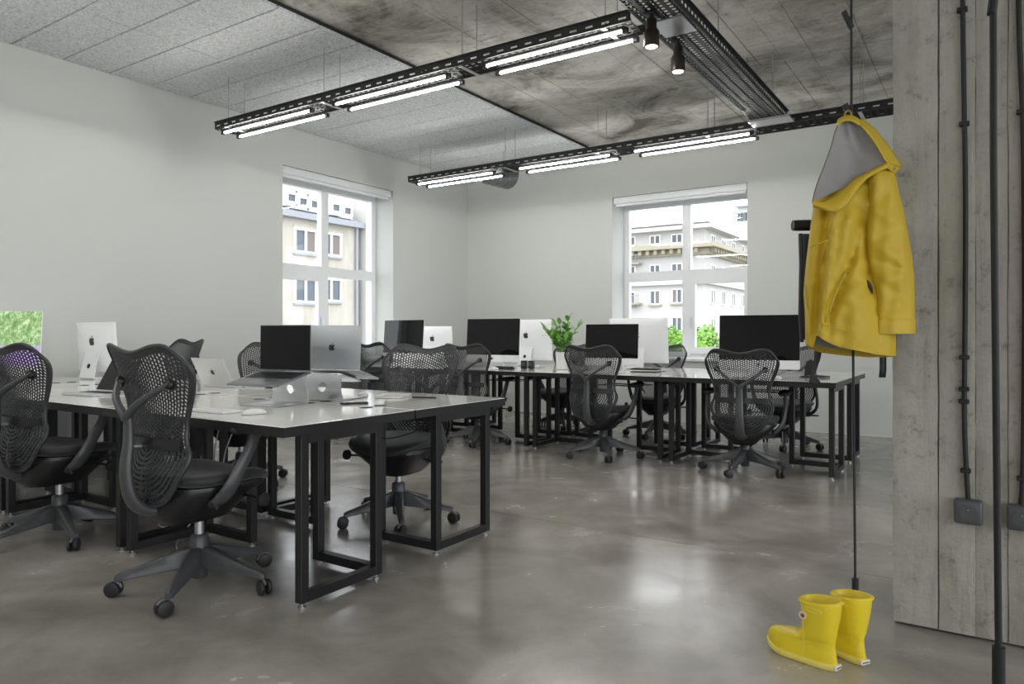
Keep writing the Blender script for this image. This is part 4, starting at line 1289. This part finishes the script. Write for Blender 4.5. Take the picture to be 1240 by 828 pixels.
strap([(991, 418, .165, 9), (990, 430, .165, 8), (987, 445, .165, 5), (984, 454, .165, 5), (986, 462, .165, 13), (987, 465, .165, 15)], 6)
strap([(1069, 415, .17), (1069, 433, .17), (1069, 448, .17), (1068, 457, .17)], 8)
MB().tube(smooth_path([J(1088, 404, .17), J(1097, 406, .16), J(1101, 413, .155), J(1097, 421, .16), J(1089, 426, .17)], 5), .012, 8, ry=.006).obj('side_strap', M['bag'], bp, 60)


# rubber boots
def boot(label, x, y, rz, lr):
    t = thing('rain_boot', label, 'boot', (x, y, 0), rz, 'yellow rain boots')
    L = [(.0, -.047, .190, .036), (.012, -.050, .196, .040), (.028, -.050, .199, .041), (.042, -.049, .198, .041), (.055, -.047, .196, .040), (.066, -.045, .190, .039), (.075, -.044, .180, .038), (.081, -.043, .164, .038), (.086, -.043, .138, .038), (.092, -.043, .100, .039), (.105, -.044, .078, .040), (.12, -.046, .069, .042), (.145, -.050, .065, .046), (.18, -.056, .064, .050), (.215, -.060, .068, .054), (.232, -.062, .070, .055)]
    n = 44

    def ring(z, xb, xf, w, g=0.):
        out = []
        for k in range(n):
            a = 2 * PI * k / n; c, s = math.cos(a), math.sin(a)
            cx = (xb + xf) / 2; hx = (xf - xb) / 2 + g; xx = cx + hx * math.copysign(abs(c) ** .82, c)
            f = (xx - xb) / (xf - xb)
            ww = (w + g) * (1 if z > .1 else interp([(0, .80), (.2, .88), (.4, .84), (.7, 1.12), (.9, 1.0), (1, .9)], f))
            yy = ww * math.copysign(abs(s) ** .9, s)
            zz = z + (.016 * max(0, (f - .72) / .28) ** 2 if z < .05 else 0) + (-.014 * (f - .5) if z > .2 else 0)
            if .05 < z < .09: zz = z + .020 * max(0, f - .6)
            out.append((xx, yy, zz))
        return out
    rings = [ring(*q) for q in L]
    top = L[-1]
    rings += [ring(.235, top[1] + .003, top[2] - .003, top[3] - .003), ring(.232, top[1] + .006, top[2] - .006, top[3] - .006), ring(.16, -.047, .058, .042), ring(.11, -.04, .07, .036), ring(.04, -.04, .10, .030)]
    MB().loft(rings).obj('upper', M['yellow'], t, 60)
    MB().loft([ring(0., -.049, .192, .037, .001), ring(.004, -.052, .199, .041, .0022), ring(.020, -.053, .202, .043, .0022), ring(.024, -.052, .200, .042, .001), ring(.024, -.045, .19, .036)]).obj('sole', M['yellowsole'], t, 50)
    MB().tube([Vector(p) * 1.0 for p in ring(.229, top[1] - .0015, top[2] + .0015, top[3] + .0015)] + [Vector(ring(.229, top[1] - .0015, top[2] + .0015, top[3] + .0015)[0])], .004, 6, cap=False).obj('top_rim', M['yellow'], t, 60)
    for s in (-1, 1):
        # round rivet with a brown centre, on both ankles
        c = Vector((.040, s * (.049), .178))
        rv = MB().lathe([(.006, -.002), (.0135, -.002), (.0145, .001), (.0135, .0045), (.010, .0055), (.0085, .004), (.006, .003)], 22, tuple(c), 'y')
        if s < 0: rv.v = [(p[0], 2 * c.y - p[1], p[2]) for p in rv.v]
        ro = rv.obj('rivet', M['pink'], t, 50)
        MB().lathe([(.0, -.001), (.0085, -.001), (.0085, .0035), (.0, .0035)], 16, (c.x, c.y, c.z), 'y').obj('rivet_centre', M['brown'], ro, 50)
        # raised tab ring and side seam
        y0 = s * .0520
        tab = [(.034 - .030 + .030 * math.cos(a) * (1) - .0, y0 + s * .001, .207 + .008 * math.sin(a)) for a in [2 * PI * k / 24 for k in range(25)]]
        MB().tube(tab, .0016, 5, cap=False).obj('raised_tab', M['yellowsole'], t, 60)
        MB().tube(smooth_path([(.040, s * .0505, .163), (.040, s * .0475, .14), (.041, s * .0425, .11), (.043, s * .0395, .085), (.046, s * .0365, .055), (.05, s * .0365, .028)], 4), .0011, 5).obj('side_seam', M['yellowsole'], t, 60)
    MB().rbox(-.0575, -.050, -.019, .019, .006, .022, .002, 1).obj('heel_label', M['paper'], t)
    mk = MB()
    for k in range(5): mk.box(-.0583, -.0573, -.0135 + k * .0058, -.0095 + k * .0058, .0115, .0165)
    mk.obj('heel_lettering', M['graph'], t, 0)
    t.scale.z = .94
    return t


boot('yellow rain boot in front, toe pointing left, side rivet visible', -.462, 2.560, math.atan2(.075, -.22), 1)
boot('yellow rain boot behind the other, seen from its heel', -.385, 2.668, math.atan2(.145, -.19), -1)

# ---------------------------------------------------------------- sockets and conduits on the column
def socket(x, label):
    t = thing('wall_socket', label, 'socket', (x, cy0 - .005, .466), group='sockets on the concrete column')
    MB().rbox(-.044, .044, -.044, 0, -.044, .044, .010, 3).obj('housing', M['socket'], t)
    MB().lathe([(.028, -.0462), (.028, -.0435), (.021, -.0435)], 24, (0, 0, 0), 'y').obj('face_ring', M['socket'], t)
    MB().lathe([(.0, -.0448), (.0205, -.0448), (.0205, -.0438), (.0, -.0438)], 24, (0, 0, 0), 'y').obj('recess', M['rubber'], t)
    for s in (-1, 1): MB().lathe([(.0, -.0455), (.0028, -.0455), (.0028, -.0445), (.0, -.0445)], 10, (s * .0095, 0, 0), 'y').obj('contact_hole', M['logod'], t)
    MB().lathe([(.0, -.049), (.0022, -.049), (.0026, -.0445), (.0, -.0445)], 10, (0, 0, .010), 'y').obj('earth_pin', M['chrome'], t)


socket(-.061, 'anthracite socket on the column, whole in view left of the thick rack')
socket(.096, 'anthracite socket on the column cut off by the right edge')


def conduit(label, pts, clips):
    t = thing('cable_conduit', label, 'conduit', (0, 0, 0), group='conduits on the concrete column')
    P = smooth_path(pts, 6); MB().tube(P, .0085, 10).obj('pipe', M['rubber'], t, 60)
    for z in clips:
        p = min(P, key=lambda q: abs(q.z - z))
        MB().rbox(p.x - .018, p.x + .015, cy0 - .026, cy0 - .001, z - .008, z + .008, .003, 1).obj('clip', M['rubber'], t)


yc = cy0 - .016
conduit('black conduit running down the column to the left socket', [(-.084, yc, ZC - .04), (-.079, yc, 2.32), (-.070, yc, 1.6), (-.072, yc, 1.1), (-.0735, yc, .8), (-.068, yc, .62), (-.062, yc, .51)], [2.28, 1.865, 1.02, .905, .86, .61])
conduit('black conduit at the right edge running down to the second socket', [(.082, yc, ZC - .04), (.086, yc, 2.3), (.100, yc, 1.8), (.104, yc, 1.2), (.100, yc, .65), (.094, yc, .51)], [2.30, 1.88, .60])

# ---------------------------------------------------------------- outside the windows
def far_window(parent, m4, w, h, panes=2, mode=0, frame='white_paint'):
    """window in a facade frame given by a matrix: x across, y outward, z up"""
    mb = MB(); f = .09 * max(1, w / 1.1)
    mb.box(-w / 2, w / 2, -.02, .10, -h / 2, -h / 2 + f, m4); mb.box(-w / 2, w / 2, -.02, .10, h / 2 - f, h / 2, m4)
    for k in range(panes + 1):
        x = -w / 2 + (w - f) * k / panes; mb.box(x, x + f, -.02, .10, -h / 2 + f, h / 2 - f, m4)
    o = mb.obj('window', M[frame], parent, 0)
    for k in range(panes):
        x = -w / 2 + (w - f) * k / panes + f
        MB().box(x, x + (w - f) / panes - f, -.01, .03, -h / 2 + f, h / 2 - f, m4).obj('pane', M['curtain' if (mode + k) % 3 == 1 else 'winglass'], o, 0)
    return o


# old plaster block across the street from window 1 (its wall runs along y)
BX = -24.0


def LB(u, v):
    """point of the old block's wall that the sketch puts at (u, v)"""
    xc = (u - 620) / FPX; dx = fx + rx * xc; dy = fy + ry * xc; s = BX / dx
    return s * dy, CAM_H + (404.1 - v) / FPX * s


ob = thing('apartment_block', 'old cream plaster apartment block with zinc roof outside the left window', 'building')
yR = LB(434, 300)[0]; zg = LB(342, 254.5)[1]
MB().box(BX - 9, BX, 6, yR, -9, zg - .25).obj('wall', M['plaster'], ob, 0)
MB().box(BX - 9, BX + .35, 6, yR + .1, zg - .25, zg).obj('eaves', M['slate'], ob, 0)
zr = LB(344, 222)[1]
mb = MB().add([(BX + .2, 6, zg), (BX + .2, yR, zg), (BX - 2.2, yR, zr), (BX - 2.2, 6, zr), (BX - 9, 6, zg), (BX - 9, yR, zg), (BX - 9, 6, zr), (BX - 9, yR, zr)], [[0, 1, 2, 3], [3, 2, 7, 6], [0, 3, 6, 4], [1, 5, 7, 2], [4, 6, 7, 5]])
mb.obj('roof', M['slate'], ob, 0)
for (u, v) in ((364, 245), (378, 248), (404, 252), (418, 256), (350, 240)):
    y, z = LB(u, v)
    MB().box(BX - 2.0, BX + .10, y - .34, y + .34, z - .32, z + .42).obj('dormer', M['white_paint'], ob, 0)
    far_window(ob, Matrix.Translation((BX + .10, y, z)) @ Matrix.Rotation(-PI / 2, 4, 'Z'), .56, .46, 1, 2)
k = 0
for u, vs in ((369, (292, 352, 420)), (400, (296, 351, 412))):
    for v in vs:
        y, z = LB(u, v); k += 1
        MB().box(BX - .02, BX + .05, y - .61, y + .61, z + .54, z + .66).obj('lintel', M['plaster'], ob, 0)
        MB().box(BX - .02, BX + .10, y - .61, y + .61, z - .61, z - .53).obj('window_ledge', M['slate'], ob, 0)
        far_window(ob, Matrix.Translation((BX + .0, y, z)) @ Matrix.Rotation(PI / 2, 4, 'Z') @ Matrix.Rotation(PI, 4, 'Z'), 1.22, 1.05, 2, k)
y, z = LB(367, 321); MB().box(BX, BX + .25, y - .45, y + .45, z - .12, z + .12).obj('awning_box', M['white_paint'], ob, 0)
MB().tube([(BX + .12, yR - .2, -9), (BX + .12, yR - .2, zg - .2)], .07, 8).obj('drainpipe', M['slate'], ob)
nb = thing('neighbouring_house', 'white plaster house end beside the old cream block', 'building')
MB().box(BX - 8, BX + .6, yR + .15, yR + 7, -9, zg + 3.2).obj('wall', M['facade'], nb, 0)
MB().box(BX - 8, BX + .8, yR + .1, yR + 7.1, zg + 3.2, zg + 3.5).obj('roof', M['slate'], nb, 0)
MB().tube([(BX + .72, yR + .6, -9), (BX + .72, yR + .6, zg + 3.1)], .06, 8).obj('drainpipe', M['slate'], nb)

# white corner building beyond the back window
BY = 62.0


def BB(u, v, yy=BY):
    xc = (u - 620) / FPX; dx = fx + rx * xc; dy = fy + ry * xc; s = yy / dy
    return s * dx, CAM_H + (404.1 - v) / FPX * s


wb = thing('corner_building', 'white corner building with ochre cornice outside the back window', 'building')
xc_, ztop = BB(853, 263); x0_ = BB(700, 300)[0]
zc1 = BB(852, 268)[1]; zc2 = BB(856, 296)[1]
MB().box(x0_, xc_, BY, BY + 80, -9, ztop).obj('wall', M['facade'], wb, 0)
for z, h, d, mname in ((ztop - .1, .35, .5, 'facade'), (zc1 - .3, .35, .9, 'facade'), (zc2 + .1, .4, 1.3, 'cornice'), (zc2 - .35, .5, .5, 'cornice'), (BB(853, 338)[1], .4, .4, 'facade')):
    mb = MB(); mb.box(x0_, xc_ + d, BY - d, BY, z - h, z); mb.box(xc_, xc_ + d, BY, BY + 80, z - h, z)
    mb.obj('cornice', M[mname], wb, 0)
mb = MB()
x = x0_
while x < xc_:
    mb.box(x, x + .3, BY - 1.0, BY, zc2 - .70, zc2 - .32); x += .75
y = BY
while y < BY + 60:
    mb.box(xc_, xc_ + 1.0, y, y + .3, zc2 - .70, zc2 - .32); y += .75
mb.obj('cornice_bracket', M['cornice'], wb, 0)['kind'] = 'stuff'
k = 0
for v, h in ((290.5, .85), (326, .85), (360, 1.3), (394, 1.3), (430, 1.3)):
    for u in (738, 763.5, 793.5, 820, 843):
        if u == 843: continue
        vv = v + (u - 793) * -.06 * (1 if v < 404 else -.3); x, z = BB(u, vv); k += 1
        far_window(wb, Matrix.Translation((x, BY, z)) @ Matrix.Rotation(PI, 4, 'Z'), 1.05 if h < 1 else 1.0, h, 2, k * 2)
        MB().box(x - .6, x + .6, BY - .25, BY, z - h / 2 - .16, z - h / 2 - .02).obj('window_ledge', M['cornice' if v > 300 else 'facade'], wb, 0)
zrow = [BB(820, 290)[1], BB(820, 325)[1], BB(820, 359)[1], BB(820, 394)[1]]
for z, h in zip(zrow, (.95, .8, 1.35, 1.35)):
    for j in range(9):
        y = BY + 2.2 + j * 3.1; k += 1
        far_window(wb, Matrix.Translation((xc_, y, z)) @ Matrix.Rotation(-PI / 2, 4, 'Z'), 1.3, h, 2, k * 2)
for (v, h) in ((314, 1.0), (362, 1.2)):
    x, z = BB(767, v)
    b_ = MB().box(x - .9, x + .9, BY - .9, BY, z - .55, z - .4).obj('balcony', M['cornice'], wb, 0)
    MB().box(x - .9, x + .9, BY - .92, BY - .86, z + .25, z + .32).obj('railing', M['slate'], b_, 0)
    for q in range(7): MB().box(x - .88 + q * .29, x - .84 + q * .29, BY - .9, BY - .87, z - .4, z + .25).obj('baluster', M['slate'], b_, 0)
x, z = BB(766, 255)
MB().box(x - .9, x + .9, BY + 3, BY + 5, ztop - .2, ztop + 1.6).obj('chimney', M['facade'], wb, 0)
tb = thing('tower_block', 'pale stepped tower rising behind the white corner building', 'building')
q0 = BB(893, 250, 150); q1 = BB(930, 236, 150)
MB().box(q0[0], q1[0] + 12, 150, 170, -9, BB(900, 249, 150)[1]).obj('wall', M['facade'], tb, 0)
MB().box(q0[0] + 3.5, q1[0] + 12, 149.5, 170, BB(900, 249, 150)[1], BB(900, 241, 150)[1]).obj('upper_storey', M['facade'], tb, 0)
MB().box(q0[0] - .4, q1[0] + 12, 149, 150, BB(900, 251, 150)[1], BB(900, 249, 150)[1]).obj('cornice', M['slate'], tb, 0)
for j in range(4):
    x, z = BB(896 + j * 5, 263 - j * .6, 150)
    far_window(tb, Matrix.Translation((x, 150, z)) @ Matrix.Rotation(PI, 4, 'Z'), 1.3, 1.7, 1, 0, 'slate')


def tree(label, x, y, z, r, seed):
    t = thing('street_tree', label, 'tree', (x, y, -9), group='street trees outside the back window')
    MB().tube([(0, 0, 0), (.1, 0, (z + 9) * .5), (0, .1, z + 9 - r * .5)], [.18, .14, .08], 8).obj('trunk', M['bark'], t)
    q = random.Random(seed); mb = MB()
    for k in range(2600):
        d = Vector((q.gauss(0, 1), q.gauss(0, 1), q.gauss(0, 1))).normalized(); c = d * r * q.uniform(.55, 1.0) * (1 + .22 * math.sin(d.x * 5 + seed) + .18 * math.sin(d.z * 7 + d.y * 4))
        c.z *= .85; s = q.uniform(.05, .10); a = Vector((q.gauss(0, 1), q.gauss(0, 1), q.gauss(0, 1))).normalized(); b = a.cross(d)
        if b.length < .1: continue
        b.normalize(); o = c + Vector((0, 0, z + 9))
        mb.add([o - a * s, o + b * s * .6, o + a * s, o - b * s * .6], [[0, 1, 2, 3]])
    o = mb.obj('crown', M['tree'], t, 0); o['kind'] = 'stuff'


x, z = BB(846, 416, 26); tree('bright green street tree crown low in the right pane of the back window', x, 26, z, .75, 5)
x, z = BB(815, 414, 34); tree('bright green street tree crown low in the left pane of the back window', x, 34, z, .75, 9)
struct(MB().box(-120, 120, YB + 1.2, 200, -9.3, -9).obj('street', M['street'], smooth=0))
struct(MB().box(-120, XL - 1.2, -60, YB + 1.2, -9.3, -9).obj('street', M['street'], smooth=0))
struct(MB().box(XL - 1.2, 120, -60, YR - 1.2, -9.3, -9).obj('street', M['street'], smooth=0))
struct(MB().box(XR + 1.2, 120, YR - 1.2, YB + 1.2, -9.3, -9).obj('street', M['street'], smooth=0))
